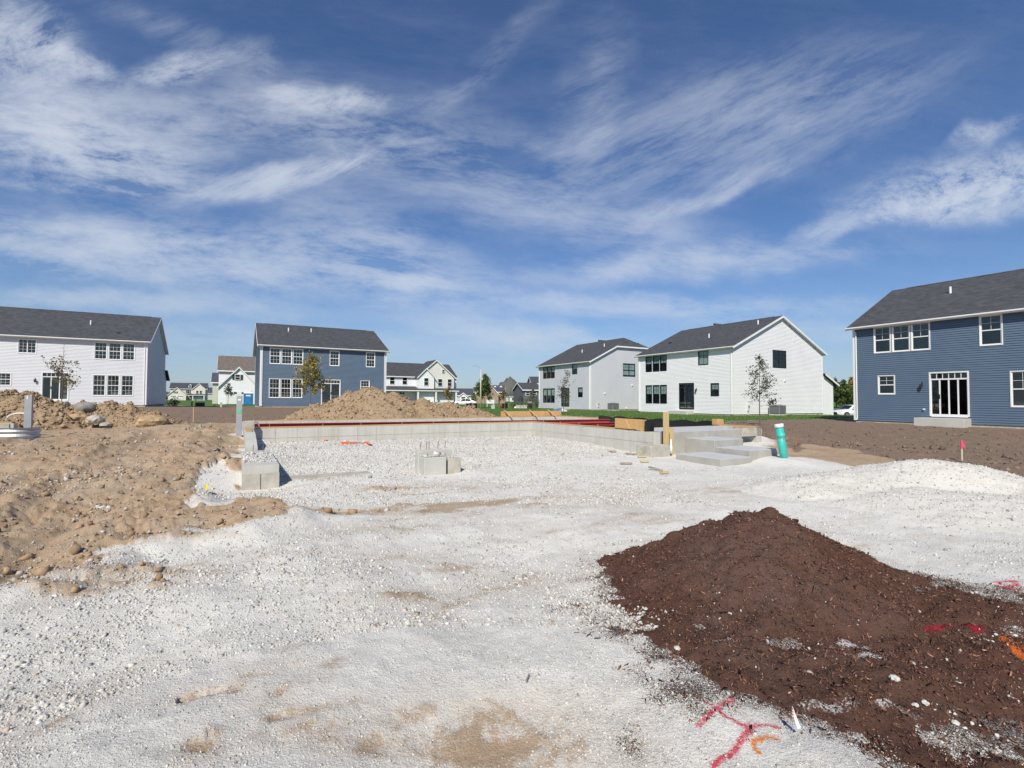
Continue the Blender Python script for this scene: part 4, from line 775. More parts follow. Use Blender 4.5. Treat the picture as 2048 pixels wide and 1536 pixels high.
for (px, py, z, s_, l) in ((1778, 1380, .05, .036, 'largest white rock on the lower mulch'), (1818, 1415, .05, .024, 'left white rock of the close pair on the mulch'), (1838, 1417, .05, .026, 'right white rock of the close pair on the mulch'), (1895, 1444, .04, .026, 'white rock at the lowest mulch edge'), (1905, 1366, .05, .022, 'thin white rock above the pair on the mulch'), (1883, 1428, .04, .016, 'small oval rock right of the pair on the mulch'), (1352, 1323, .02, .03, 'white rock in the cluster below the mulch edge'), (1290, 1232, .02, .024, 'white rock stuck to the left mulch edge'), (1295, 1266, .02, .022, 'white rock just below the left mulch edge stones'), (1610, 1363, .05, .03, 'flat grey rock half buried in the mulch')):
    X, Y = gp(px, py, z); boulder(l, (X, Y, float(surf(X, Y)[0])), (s_ * .8, s_ * .66, s_ * .45), 'boulder_pale' if 'grey' in l else 'chalk', k, 'white rocks on the mulch', True); k += 1

# ------------------------------------------------------------------ houses
CS = .128
def siding(mb, O, U, Nn, width, z0, z1, opens, clip=None, step=CS):
    O, U, Nn = Vector(O), Vector(U), Vector(Nn); k = int(math.ceil((z1 - z0) / step))
    for i in range(k):
        za, zb_ = z0 + i * step, min(z0 + (i + 1) * step, z1); zm = (za + zb_) / 2; lo, hi = (0, width) if clip is None else clip(zm)
        if hi - lo < .05: continue
        iv = [(lo, hi)]
        for (u0, u1, oz0, oz1) in opens:
            if oz0 <= zm <= oz1:
                nv = []
                for a, b_ in iv:
                    if u1 <= a or u0 >= b_: nv.append((a, b_)); continue
                    if u0 > a: nv.append((a, u0))
                    if u1 < b_: nv.append((u1, b_))
                iv = nv
        for a, b_ in iv:
            p = lambda u, z, n: O + U * u + Nn * n + Vector((0, 0, z))
            zk = za + (zb_ - za) * .62; mb.quad(p(a, za, .034), p(b_, za, .034), p(b_, zk, .026), p(a, zk, .026)); mb.quad(p(a, zk, .026), p(b_, zk, .026), p(b_, zb_, .0), p(a, zb_, .0)); mb.quad(p(a, za, -.002), p(b_, za, -.002), p(b_, za, .034), p(a, za, .034))
def frame_xf(O, U, Nn):
    O, U, Nn = Vector(O), Vector(U), Vector(Nn)
    def bx(mb, u0, u1, z0, z1, n0, n1):
        P = [O + U * u + Nn * n + Vector((0, 0, z)) for (u, n, z) in ((u0, n0, z0), (u1, n0, z0), (u1, n1, z0), (u0, n1, z0))]; mb.prism(P, (0, 0, z1 - z0))
    return bx
def window(H, face, u0, u1, z0, z1, fm, cols=3, rows=2, kind='hung', lowgrid=True, blind=0.0, grid=True, shutters=None):
    bx = frame_xf(*face); w = MB(); c = .028 if fm == 'trim_black' else .05
    bx(w, u0 - c, u0, z0 - c, z1 + c, -.02, .052); bx(w, u1, u1 + c, z0 - c, z1 + c, -.02, .052); bx(w, u0, u1, z1, z1 + c, -.02, .052); bx(w, u0, u1, z0 - c, z0, -.02, .058)
    s = .045; zm = (z0 + z1) / 2; um = (u0 + u1) / 2
    for (a, b_) in ((u0, u0 + s), (u1 - s, u1)): bx(w, a, b_, z0, z1, -.02, .018)
    bx(w, u0 + s, u1 - s, z0, z0 + s, -.02, .018); bx(w, u0 + s, u1 - s, z1 - s, z1, -.02, .018)
    panes = []
    if kind == 'hung': bx(w, u0 + s, u1 - s, zm - .03, zm + .03, -.02, .024); panes = [(u0 + s, u1 - s, z0 + s, zm - .03, lowgrid), (u0 + s, u1 - s, zm + .03, z1 - s, True)]
    elif kind == 'slide': bx(w, um - .03, um + .03, z0 + s, z1 - s, -.02, .024); panes = [(u0 + s, um - .03, z0 + s, z1 - s, True), (um + .03, u1 - s, z0 + s, z1 - s, True)]
    elif kind == 'twin':
        bx(w, um - .05, um + .05, z0 + s, z1 - s, -.02, .03)
        for a, b_ in ((u0 + s, um - .05), (um + .05, u1 - s)): bx(w, a, b_, zm - .03, zm + .03, -.02, .024); panes += [(a, b_, z0 + s, zm - .03, False), (a, b_, zm + .03, z1 - s, True)]
    else: panes = [(u0 + s, u1 - s, z0 + s, z1 - s, True)]
    wo = w.build('window', fm, H)
    for (a, b_, za, zb_, g) in panes:
        m_ = MB(); bx(m_, a, b_, za, zb_, -.006, -.002); m_.build('pane', 'glass', wo)
        if g and grid:
            m_ = MB(); nc, nr = (cols, rows) if kind in ('hung', 'fixed') else (2, 2) if kind == 'twin' else (cols, rows)
            for i in range(1, nc): x = a + (b_ - a) * i / nc; bx(m_, x - .008, x + .008, za, zb_, -.003, .004)
            for j in range(1, nr): z = za + (zb_ - za) * j / nr; bx(m_, a, b_, z - .008, z + .008, -.003, .0045)
            m_.build('muntin', fm, wo)
    if blind:
        m_ = MB(); bx(m_, u0 + .02, u1 - .02, z1 - (z1 - z0) * blind, z1, -.09, -.07); m_.build('blind', 'blind_green', wo)
    if shutters:
        for a in (u0 - c - .42, u1 + c + .04):
            m_ = MB(); bx(m_, a, a + .38, z0, z1, .005, .04); m_.build('shutter', shutters, H)
    return wo
def patio(H, face, u0, u1, z0, z1, fm, npan=2, transom=.34, pm='glass'):
    bx = frame_xf(*face); w = MB(); c = .075; s = .07; zt = z1 - transom
    bx(w, u0 - c, u0, z0 - .12, z1 + c, -.02, .055); bx(w, u1, u1 + c, z0 - .12, z1 + c, -.02, .055); bx(w, u0, u1, z1, z1 + c, -.02, .055); bx(w, u0, u1, z0 - .16, z0, -.02, .05); bx(w, u0, u1, zt - .05, zt + .03, -.02, .04)
    for i in range(npan + 1): u = u0 + (u1 - u0) * i / npan; bx(w, u - (0 if i == 0 else s / 2), u + (0 if i == npan else s / 2), z0, zt - .05, -.02, .02 + .006 * (i % 2))
    d_ = w.build('patio_door', fm, H)
    for i in range(npan):
        a, b_ = u0 + (u1 - u0) * i / npan + s / 2, u0 + (u1 - u0) * (i + 1) / npan - s / 2; m_ = MB(); bx(m_, a, b_, z0, zt - .05, -.006, -.002); m_.build('pane', pm if i else 'glass', d_)
    k = 6
    for i in range(k):
        a, b_ = u0 + (u1 - u0) * i / k, u0 + (u1 - u0) * (i + 1) / k; m_ = MB(); bx(m_, a + .012, b_ - .012, zt + .04, z1 - .01, -.006, -.002); m_.build('transom_pane', 'glass', d_)
        if i: m_ = MB(); bx(m_, a - .014, a + .014, zt + .03, z1, -.01, .02); m_.build('transom_bar', fm, d_)
    m_ = MB(); bx(m_, u0 + (u1 - u0) / npan - .02, u0 + (u1 - u0) / npan + .02, z0 + .9, z0 + 1.15, .03, .06); m_.build('handle', 'dark_metal', d_)
def house(name, label, loc, rz, W, Dp, WH, RH, wm, fm, front, right=(), left=(), trim='trim_white', roofm='shingle_dark', stoop=None, lamp=None, vents=(), hoods=(), clip_hip=None, cross=None, ext=True, rhoods=(), corner=True, cat='house', ovh=.34, rake=.30, fnd_h=.8, ground=-.15, group=None):
    H = empty(name, loc, rz); tag(H, label, cat, group)
    MB().box(.02, .02, -fnd_h, W - .02, Dp - .02, .03).build('foundation', 'old_concrete', H)
    FF = ((0, 0, 0), (1, 0, 0), (0, -1, 0)); RF = ((W, 0, 0), (0, 1, 0), (1, 0, 0)); LF = ((0, Dp, 0), (0, -1, 0), (-1, 0, 0)); BF = ((W, Dp, 0), (-1, 0, 0), (0, 1, 0))
    sl = (RH - WH) / (Dp / 2)
    def clipf(zm):
        if zm <= WH - .05: return (0, Dp)
        t = (zm - WH + .02) / sl; return (t, Dp - t)
    top = RH
    mb = MB(); op = lambda ws: [(w['u'][0] - .02, w['u'][1] + .02, w['z'][0] - .02, w['z'][1] + .02) for w in ws]
    siding(mb, *FF, W, 0, WH, op(front)); siding(mb, *RF, Dp, 0, (clip_hip[1] if clip_hip else top), op(right), clipf); siding(mb, *LF, Dp, 0, top, op(left), clipf); siding(mb, *BF, W, 0, WH, [], step=.4)
    mb.build('wall', wm, H)
    i_ = .35; MB().box(i_, i_ + .9, .05, W - i_ - .9, Dp - i_, WH - .1).build('interior', 'interior_dark', H)
    MB().box(.05, .05, 2.95, W - .05, Dp - .05, 3.05).box(.05, .05, .0, W - .05, Dp - .05, .08).build('floor_slab', 'interior_dark', H)
    for w in front: (patio(H, FF, *w['u'], *w['z'], fm, w.get('n', 2), pm=w.get('pm', 'glass')) if w.get('k') == 'patio' else window(H, FF, *w['u'], *w['z'], fm, w.get('c', 3), w.get('r', 2), w.get('k', 'hung'), w.get('lg', True), w.get('b', 0), sh_ok, w.get('s')))
    for w in right: window(H, RF, *w['u'], *w['z'], fm, w.get('c', 2), w.get('r', 2), w.get('k', 'hung'), w.get('lg', True), w.get('b', 0))
    for w in left: window(H, LF, *w['u'], *w['z'], fm, w.get('c', 2), w.get('r', 2), w.get('k', 'hung'), w.get('lg', True), w.get('b', 0))
    if corner:
        for (x, y, sx, sy) in ((0, 0, -1, -1), (W, 0, 1, -1), (W, Dp, 1, 1), (0, Dp, -1, 1)):
            MB().box(x - sx * .09, y - sy * .09, 0, x + sx * .042, y + sy * .042, WH).build('corner_board', trim if wm != 'blue_siding' else trim, H)
    # roof
    e = ovh; zr = lambda y: WH + min(y, Dp - y) * sl + .10; x0, x1 = -rake, W + rake; ye0, ye1 = -e, Dp + e; zc = Dp / 2
    zE = WH - e * sl + .10; zR = RH + .10; T = .07
    if clip_hip:
        s_, zh = clip_hip; yh = (zh + .10 - .10 - WH) / sl; zh2 = zh + .10
        A = [(x0, ye0, zE), (x1, ye0, zE), (x1, yh, zh2), (W - s_, zc, zR), (x0, zc, zR)]; B = [(x1, ye1, zE), (x0, ye1, zE), (x0, zc, zR), (W - s_, zc, zR), (x1, Dp - yh, zh2)]; Cc = [(x1, yh, zh2), (x1, Dp - yh, zh2), (W - s_, zc, zR)]
        polys = [A, B, Cc]
    else: polys = [[(x0, ye0, zE), (x1, ye0, zE), (x1, zc, zR), (x0, zc, zR)], [(x1, ye1, zE), (x0, ye1, zE), (x0, zc, zR), (x1, zc, zR)]]
    mb = MB()
    for P in polys: mb.prism([(a, b_, c - T) for a, b_, c in P], (0, 0, T))
    ro = mb.build('roof', roofm, H)
    mb = MB()
    for P in polys: mb.prism([(a, b_, c - T - .10) for a, b_, c in P], (0, 0, .096))
    mb.build('soffit', trim, H)
    for yy, sg in ((ye0, -1), (ye1, 1)):
        MB().prism([(x0, yy, zE - .16), (x0, yy + sg * .03, zE - .16), (x0, yy + sg * .12, zE - .08), (x0, yy + sg * .12, zE - .01), (x0, yy, zE - .01)], (x1 - x0, 0, 0)).build('gutter', trim, H)
    for xx, sg in ((x1, 1), (x0, -1)):
        for (ya, yb) in ((ye0, zc), (ye1, zc)):
            zb_ = zR; yb2 = yb
            if clip_hip and sg > 0: zb_ = zh2; yb2 = yh if ya < zc else Dp - yh
            MB().prism([(xx, ya, zE - .02), (xx, yb2, zb_ - .02), (xx, yb2, zb_ - .21), (xx, ya, zE - .21)], (sg * .028, 0, 0)).build('rake_board', trim, H)
        if clip_hip and sg > 0: MB().box(xx, yh, zh2 - .2, xx + .028, Dp - yh, zh2 - .02).build('rake_board', trim, H)
    if not clip_hip: MB().prism([(.6, zc - .14, zR - .14 * sl + .012), (.6, zc, zR + .035), (.6, zc + .14, zR - .14 * sl + .012)], (W - 1.2, 0, 0)).build('ridge_vent', roofm, ro)
    if cross:                                       # cross gable towards the street, a little above the ridge
        cx, hw, ch = cross; zk = RH + ch; ss = (zk - WH) / hw
        mb = MB(); y1 = Dp + 1.2; y0c = zc - 1.0
        mb.prism([(cx - hw, y1, WH), (cx, y1, zk), (cx, y0c + 1.2, zk), (cx - hw, Dp, WH)], (0, 0, .12)); mb.prism([(cx + hw, y1, WH), (cx, y1, zk), (cx, y0c + 1.2, zk), (cx + hw, Dp, WH)], (0, 0, .12)); mb.build('front_gable_roof', roofm, H)
    if ext:                                         # one-storey front part with a sloping roof
        d_ = 1.95; MB().box(.0, Dp + .027, -fnd_h, W, Dp + d_, 2.95).build('front_wing', wm, H)
        MB().prism([(-.3, Dp + .03, 4.05), (-.3, Dp + d_ + .6, 2.93), (-.3, Dp + d_ + .6, 2.83), (-.3, Dp + .03, 3.95)], (W + .6, 0, 0)).build('front_wing_roof', roofm, H)
        MB().prism([(W, Dp + .03, 2.95), (W, Dp + d_, 2.95), (W, Dp + d_, 3.05), (W, Dp + .03, 3.94)], (-.1, 0, 0)).build('front_wing_wall', wm, H)
        MB().prism([(W + .3, Dp + .03, 4.04), (W + .3, Dp + d_ + .6, 2.92), (W + .3, Dp + d_ + .6, 2.72), (W + .3, Dp + .03, 3.84)], (.028, 0, 0)).build('rake_board', trim, H)
    # downspouts
    for xx in (.16, W - .16):
        MB().tube([(xx, -e + .02, zE - .14), (xx, -e + .05, zE - .24), (xx, -.06, WH - .42), (xx, -.055, WH - .55), (xx, -.055, .12), (xx, -.2, .02)], .042, 6).build('downspout', trim, H)
    for (x, y, t) in vents:
        z = zr(y)
        if t == 'pipe': MB().tube([(x, y, z - .05), (x, y, z + .40)], .062, 10).build('vent_pipe', 'trim_white', ro)
        else: MB().box(x - .12, y - .12, z - .02, x + .12, y + .12, z + .10).build('roof_vent', 'dark_metal', ro)
    for (F_, hs) in ((FF, hoods), (RF, rhoods)):
        bx = frame_xf(*F_)
        for (u, z, s_) in hs: m_ = MB(); bx(m_, u - s_, u + s_, z - s_, z + s_, .0, .03); bx(m_, u - s_ * .7, u + s_ * .7, z - s_ * .6, z + s_ * .8, .03, .13); m_.build('vent_hood', 'trim_white', H)
    if lamp:
        for (u, z) in lamp:
            L_ = MB().box(u - .03, -.05, z - .05, u + .03, -.015, z + .2).tube([(u, -.05, z + .12), (u, -.14, z + .16), (u, -.16, z + .06)], .014, 6).tube([(u, -.16, z + .10), (u, -.16, z + .06), (u, -.16, z - .16), (u, -.16, z - .2)], [.02, .085, .06, .015], 8); L_.build('wall_lamp', 'dark_metal', H)
    if stoop:
        u0, u1, zt, d_ = stoop; MB().box(u0, -d_, -.6, u1, -.02, zt).build('stoop', 'concrete', H, bevel=.015)
    return H
sh_ok = True
def wn(u0, w, z0, z1, **k): return dict(u=(u0, u0 + w), z=(z0, z1), **k)
UP, LW = (4.30, 5.85), (.90, 2.79)
# white house on the left: right end of its rear wall at (-35.4, 47.9)
WLW = 14.6; fr = [wn(WLW - 3.95, .88, *UP), wn(WLW - 2.90, .88, *UP), wn(WLW - 1.86, .88, *UP), wn(WLW - 9.18, 1.16, 4.62, 5.82, k='slide', c=2, r=4), wn(WLW - 4.0, .88, *LW), wn(WLW - 2.96, .88, *LW), wn(WLW - 1.90, .88, *LW), wn(WLW - 10.55, .95, 1.74, 2.78), wn(WLW - 7.52, 1.74, .55, 2.90, k='patio', n=3)]
ol = np.array([-35.4, 47.9]) - WLW * PV
house('detached_house', 'pale grey two-storey house with white window frames at the far left', (ol[0], ol[1], .93), TH, WLW, 14, 6.18, 9.4, 'pale_siding', 'trim_white', fr, stoop=(WLW - 7.75, WLW - 5.7, .33, 1.1), lamp=[(WLW - 8.0, 2.2)], vents=((WLW - 5.0, 3.5, 'pipe'), (WLW - 2.5, 1.5, 'box')), group='new houses around the lot')
# blue house, centre left
fr = [wn(.86, .91, *UP), wn(1.93, .91, *UP), wn(3.0, .91, *UP), wn(6.61, .91, *UP), wn(10.42, .91, *UP), wn(.84, .91, .86, 2.74), wn(1.90, .91, .86, 2.74), wn(2.97, .91, .86, 2.74), wn(9.85, .91, 1.5, 2.72), wn(5.84, 1.8, .30, 2.72, k='patio', n=2)]
house('detached_house', 'slate blue house with white window frames behind the dirt heap', (-25.2, 49.5, .85), TH, 12.6, 14, 6.18, 9.15, 'blue_siding', 'trim_white', fr, stoop=(5.6, 7.9, .15, 1.0), vents=((2.9, 4.6, 'pipe'), (5.3, 4.9, 'pipe')), hoods=((3.34, 3.46, .1),), lamp=[(4.9, 2.1)], ext=False, group='new houses around the lot')
# white house, right of centre
W1 = np.array([19.69, 44.0]); o1 = W1 + 11.8 * DV; W_ = 11.8
fr = [wn(W_ - 10.7, .87, *UP, b=.5, c=2), wn(W_ - 9.66, .87, *UP, b=.5, c=2), wn(W_ - 8.65, .87, *UP, b=.5, c=2), wn(W_ - 3.75, 1.1, 4.62, 5.9, k='fixed', c=2, r=2, b=.98), wn(W_ - 10.7, .87, .92, 2.8, b=.5, c=2), wn(W_ - 9.66, .87, .92, 2.8, b=.5, c=2), wn(W_ - 8.65, .87, .92, 2.8, b=.5, c=2), wn(W_ - 2.35, .84, 1.66, 2.81, b=.5, c=2), wn(W_ - 6.06, 1.68, .5, 2.84, k='patio', n=2)]
house('detached_house', 'bright white house with black window frames and a full gable', (o1[0], o1[1], .36), TH - math.pi / 2, W_, 14, 6.12, 9.3, 'white_siding', 'trim_black', fr, right=[wn(5.7, 2.05, 4.4, 6.03, k='twin')], stoop=(W_ - 6.6, W_ - 4.3, .2, 1.1), lamp=[(W_ - 4.0, 2.2)], vents=((W_ - 4.9, 2.9, 'pipe'), (W_ - 1.1, 5.2, 'pipe'), (W_ - 9.8, 2.7, 'box')), rhoods=((7.5, 3.16, .12), (6.6, .12, .1)), cross=(W_ - 7.8, 4.2, .32), group='new houses around the lot')
# grey-white house behind it
W2 = np.array([9.83, 62.0]); W_ = 12.0; o2 = W2 + W_ * DV
fr = [wn(W_ - 10.8, .87, 4.27, 5.82, b=.45, c=1, r=1), wn(W_ - 9.8, .87, 4.27, 5.82, b=.4, c=1, r=1), wn(W_ - 8.8, .87, 4.27, 5.82, b=.45, c=1, r=1), wn(W_ - 3.78, 1.05, 4.6, 5.88, k='fixed', c=1, r=1, b=.5), wn(W_ - 10.8, .87, .84, 2.74, b=.5, c=1, r=1), wn(W_ - 9.8, .87, .84, 2.74, b=.5, c=1, r=1), wn(W_ - 8.8, .87, .84, 2.74, b=.5, c=1, r=1), wn(W_ - 2.48, .9, 1.6, 2.78, b=.5, c=1, r=1), wn(W_ - 6.2, 1.68, .45, 2.74, k='patio', n=2)]
house('detached_house', 'light grey house with clipped gable and black window frames beyond the white one', (o2[0], o2[1], .37), TH - math.pi / 2, W_, 14, 6.12, 9.55, 'grey_siding', 'trim_black', fr, right=[wn(5.35, 2.05, 4.33, 5.97, k='twin', b=.9)], stoop=(W_ - 6.6, W_ - 4.4, .2, 1.1), vents=((W_ - 5.9, 3.2, 'pipe'), (W_ - 2.6, 4.4, 'pipe')), rhoods=((2.25, 2.05, .14), (6.9, 3.15, .15), (5.9, .15, .12)), clip_hip=(1.65, 8.13), cross=(W_ - 7.4, 4.0, .3), group='new houses around the lot')
# dark blue house at the right edge
BR = np.array([22.71, 32.82]); W_ = 13.6
fr = [wn(1.25, .86, 4.36, 5.92, c=2, lg=False), wn(2.26, .86, 4.36, 5.92, c=2, lg=False), wn(3.26, .86, 4.36, 5.92, c=2, lg=False), wn(6.43, .86, 4.36, 5.95, c=2, lg=False), wn(1.44, .85, 1.72, 2.84, c=2, lg=False), wn(7.62, .86, 1.02, 2.84, c=2, lg=False), wn(8.62, .86, 1.02, 2.84, c=2, lg=False), wn(4.14, 1.68, .52, 2.9, k='patio', n=4, pm='screen_glass')]
house('detached_house', 'dark blue house with white window frames cut by the right edge', (BR[0], BR[1], .35), TH - math.pi / 2, W_, 12, 6.18, 9.25, 'blue_siding', 'trim_white', fr, stoop=(3.65, 5.95, .30, 1.0), lamp=[(3.72, 2.2)], vents=((3.9, 3.6, 'pipe'), (12, 4.5, 'pipe')), cross=(9.6, 3.5, .35), hoods=((3.8, .78, .05),), ext=False, group='new houses around the lot')
# things at the houses
def ac(label, face_o, face_rz, u, off, z, s=.8):
    c_, s_ = math.cos(face_rz), math.sin(face_rz); loc = (face_o[0] + c_ * u + s_ * off, face_o[1] + s_ * u - c_ * off, z); A = empty('air_conditioner', loc, face_rz); tag(A, label, 'air conditioner', 'air conditioners beside the houses')
    h = .82; k = s / 2; MB().box(-k - .05, -k - .05, -.15, k + .05, k + .05, .03).build('pad', 'concrete', A); MB().box(-k + .03, -k + .03, .05, k - .03, k - .03, h - .04).build('core', 'dark_metal', A)
    for (x, y) in ((-k, -k), (k, -k), (k, k), (-k, k)): MB().box(x - .03, y - .03, .03, x + .03, y + .03, h).build('corner_post', 'ac_grey', A)
    for i in range(15):
        z_ = .09 + i * (h - .16) / 15; MB().box(-k, -k - .012, z_, k, -k + .004, z_ + .026).box(-k, k - .004, z_, k, k + .012, z_ + .026).box(-k - .012, -k, z_, -k + .004, k, z_ + .026).box(k - .004, -k, z_, k + .012, k, z_ + .026).build('louver', 'ac_grey', A)
    MB().box(-k - .03, -k - .03, h, k + .03, k + .03, h + .035).build('top_cover', 'ac_grey', A); MB().tube([(0, 0, h + .035), (0, 0, h + .06)], k * .8, 20).build('fan_grille', 'dark_metal', A)
ac('grey air conditioner at the gable of the bright white house', W1, TH, 5.2, .75, .33, .95); ac('grey air conditioner at the side of the light grey house', W2, TH, 3.05, .75, .33, .95)
def meter(label, o_, u):
    P = np.array(o_) + u * PV - .12 * DV; A = empty('utility_meter', (P[0], P[1], .3), TH); tag(A, label, 'meter', 'meters on the house walls'); MB().box(-.12, -.03, .35, .12, .09, .95).build('box', 'trim_grey', A); MB().tube([(0, -.03, .78), (0, -.12, .78)], .085, 14).build('dial', 'metal_grey', A); MB().tube([(-.05, .04, 0), (-.05, .04, .36)], .03, 8).tube([(.07, .04, 0), (.07, .04, .36)], .02, 8).build('conduit', 'trim_grey', A)
meter('grey electric meter on the bright white house', W1, 1.9); meter('grey electric meter on the light grey house', W2, 1.15)

# ------------------------------------------------------------------ houses further off
def far_house(label, loc, W, Dp, WH, RH, wm, roofm, wins=(), gables=(), doors=(), porch=None, trim='trim_white', fm='trim_white', rz=TH, dormers=(), group='houses further down the streets', cat='house', side=None):
    H = empty('far_house', loc, rz); tag(H, label, cat, group); sl = (RH - WH) / (Dp / 2); e = .35
    mb = MB().box(0, 0, -1, W, Dp, WH)
    for x in (0, W - .1): mb.prism([(x, 0, WH), (x, Dp, WH), (x, Dp / 2, RH)], (.1, 0, 0))
    mb.build('wall', wm, H)
    mb = MB(); zE, zR = WH - e * sl + .12, RH + .12
    for s_ in (0, 1):
        ya = -e if s_ == 0 else Dp + e; mb.prism([(-.3, ya, zE), (W + .3, ya, zE), (W + .3, Dp / 2, zR), (-.3, Dp / 2, zR)], (0, 0, -.12))
    mb.build('roof', roofm, H)
    for ya in (-e - .1, Dp + e): MB().box(-.3, ya, zE - .24, W + .3, ya + .1, zE - .02).build('gutter', trim, H)
    for x in (-.33, W + .3):
        for ya in (-e, Dp + e): MB().prism([(x, ya, zE), (x, Dp / 2, zR), (x, Dp / 2, zR - .26), (x, ya, zE - .26)], (.03, 0, 0)).build('rake_board', trim, H)
    for (x0, x1, ze, zp, y0, gm) in gables:         # projecting gable fronts
        xm = (x0 + x1) / 2; g = (zp - ze) / ((x1 - x0) / 2); yb = min(Dp / 2, max(.5, (zp - WH) / sl + .5 if zp > WH else .5))
        gw = MB().box(x0, -y0, -1, x1, .05, ze).prism([(x0, -y0, ze), (x1, -y0, ze), (xm, -y0, zp)], (0, yb + y0, 0)).build('gable_wall', gm, H)
        mb = MB(); o_ = .35
        for sg in (-1, 1):
            xe = x0 - o_ if sg < 0 else x1 + o_; zx = ze - o_ * g + .1; mb.prism([(xe, -y0 - .3, zx), (xm, -y0 - .3, zp + .1), (xm, yb, zp + .1), (xe, yb, zx)], (0, 0, .1))
            MB().prism([(xe, -y0 - .33, zx + .08), (xm, -y0 - .33, zp + .18), (xm, -y0 - .33, zp - .12), (xe, -y0 - .33, zx - .2)], (0, .03, 0)).build('rake_board', trim, H)
        mb.build('gable_roof', roofm, H)
    for (x, z, w, h, y, *sh) in wins:
        F_ = ((0, -y, 0), (1, 0, 0), (0, -1, 0)); bx = frame_xf(*F_); m_ = MB(); c = .09
        bx(m_, x - c, x, z - c, z + h + c, .0, .07); bx(m_, x + w, x + w + c, z - c, z + h + c, .0, .07); bx(m_, x, x + w, z + h, z + h + c, .0, .07); bx(m_, x, x + w, z - c, z, .0, .07); bx(m_, x, x + w, z + h / 2 - .035, z + h / 2 + .035, .01, .06)
        wo = m_.build('window', fm, H); m_ = MB(); bx(m_, x, x + w, z, z + h, .012, .03); m_.build('pane', 'car_glass', wo)
        if sh:
            for a in (x - c - .4, x + w + c + .05): m_ = MB(); bx(m_, a, a + .35, z, z + h, .01, .06); m_.build('shutter', 'shutter', H)
    for (x0, x1, z0, z1, y, dm) in doors:
        F_ = ((0, -y, 0), (1, 0, 0), (0, -1, 0)); bx = frame_xf(*F_); m_ = MB(); bx(m_, x0, x1, z0, z1, .01, .05); d_ = m_.build('garage_door' if x1 - x0 > 2 else 'door', dm, H)
        if x1 - x0 > 2:
            for i in range(1, 4): m_ = MB(); zz = z0 + (z1 - z0) * i / 4; bx(m_, x0, x1, zz - .012, zz + .012, .045, .056); m_.build('panel_joint', 'trim_grey', d_)
            k = int((x1 - x0) / .6)
            for i in range(k):
                if i == k // 2 and k > 5: continue
                m_ = MB(); a = x0 + (x1 - x0) * (i + .12) / k; bx(m_, a, a + (x1 - x0) / k * .76, z1 - .45, z1 - .12, .045, .06); m_.build('pane', 'car_glass', d_)
    if porch:
        x0, x1, d_, zt, zb_, cols = porch
        MB().prism([(x0, .0, zt), (x0, -d_ - .3, zb_), (x0, -d_ - .3, zb_ - .12), (x0, .0, zt - .12)], (x1 - x0, 0, 0)).build('porch_roof', roofm, H); MB().box(x0 + .05, -d_ - .28, zb_ - .36, x1 - .05, -d_ - .1, zb_ - .13).build('porch_beam', trim, H); MB().box(x0 + .1, -d_, -1, x1 - .1, 0, .12).build('porch_floor', 'concrete', H)
        for c in cols: MB().box(c - .17, -d_ - .15, .1, c + .17, -d_ + .15, zb_ - .3).build('porch_column', trim, H)
    for (x, z) in dormers:
        yk = (z - WH) / sl; MB().prism([(x - .55, yk - .3, z - .2), (x + .55, yk - .3, z - .2), (x + .55, yk - .3, z + 1.2), (x, yk - .3, z + 1.75), (x - .55, yk - .3, z + 1.2)], (0, 2.4, 0)).build('dormer', trim, H)
        MB().prism([(x - .8, yk - .5, z + 1.0), (x, yk - .5, z + 1.85), (x + .8, yk - .5, z + 1.0), (x, yk - .5, z + 1.98)], (0, 2.6, 0)).build('dormer_roof', roofm, H); MB().box(x - .28, yk - .36, z + .1, x + .28, yk - .31, z + 1.1).build('pane', 'car_glass', H)
    return H
def lw(px, D, z=0): return ((px - 1024) / 990 * D, D, z)
# white farmhouse behind the dirt heap
o_ = np.array([-22.4, 115.0]) - 13 * PV
far_house('white farmhouse with dark roof and long porch behind the dirt heap', (o_[0], o_[1], .75), 23.2, 11, 6.1, 9.4, 'white_siding', 'shingle_dark',
          wins=[(4.2, 4.2, 1.0, 1.6, 0), (7.0, 4.2, 1.0, 1.6, 0), (9.9, 4.2, 1.0, 1.6, 0), (14.3, 4.0, .95, 1.6, 2.25), (17.9, 3.9, .95, 1.6, 1.65), (20.3, 3.9, .95, 1.6, 1.65), (18.9, 7.0, .55, .7, 1.65), (17.9, .75, .9, 1.75, .0), (20.3, .75, .9, 1.75, .0)],
          gables=[(13.0, 21.9, 6.0, 9.85, 1.6, 'batten_siding'), (12.9, 16.7, 5.9, 7.8, 2.2, 'white_siding')], doors=[(2.0, 10.4, .0, 2.4, .0, 'white_plastic'), (14.6, 15.6, .1, 2.2, .0, 'shutter')], porch=(-.3, 22.6, 3.0, 3.75, 2.95, (12.6, 16.9, 21.9)))
# white house with brown roof and big garage gable
o_ = np.array(lw(437, 94)[:2])
far_house('white house with a brown roof and a steep garage gable', (o_[0], o_[1], .5), 11, 9, 6.5, 9.4, 'white_siding', 'shingle_brown', wins=[(2.75, 4.6, .75, .95, 2.05, 1)], gables=[(.1, 6.6, 3.3, 6.9, 2.0, 'white_siding')], doors=[(1.2, 5.7, .0, 2.35, 2.05, 'white_plastic')])
o_ = np.array(lw(425, 104)[:2]); far_house('beige side wing with dark roof behind the steep garage gable', (o_[0], o_[1], .4), 6, 8, 4.6, 6.6, 'beige_siding', 'shingle_slate')
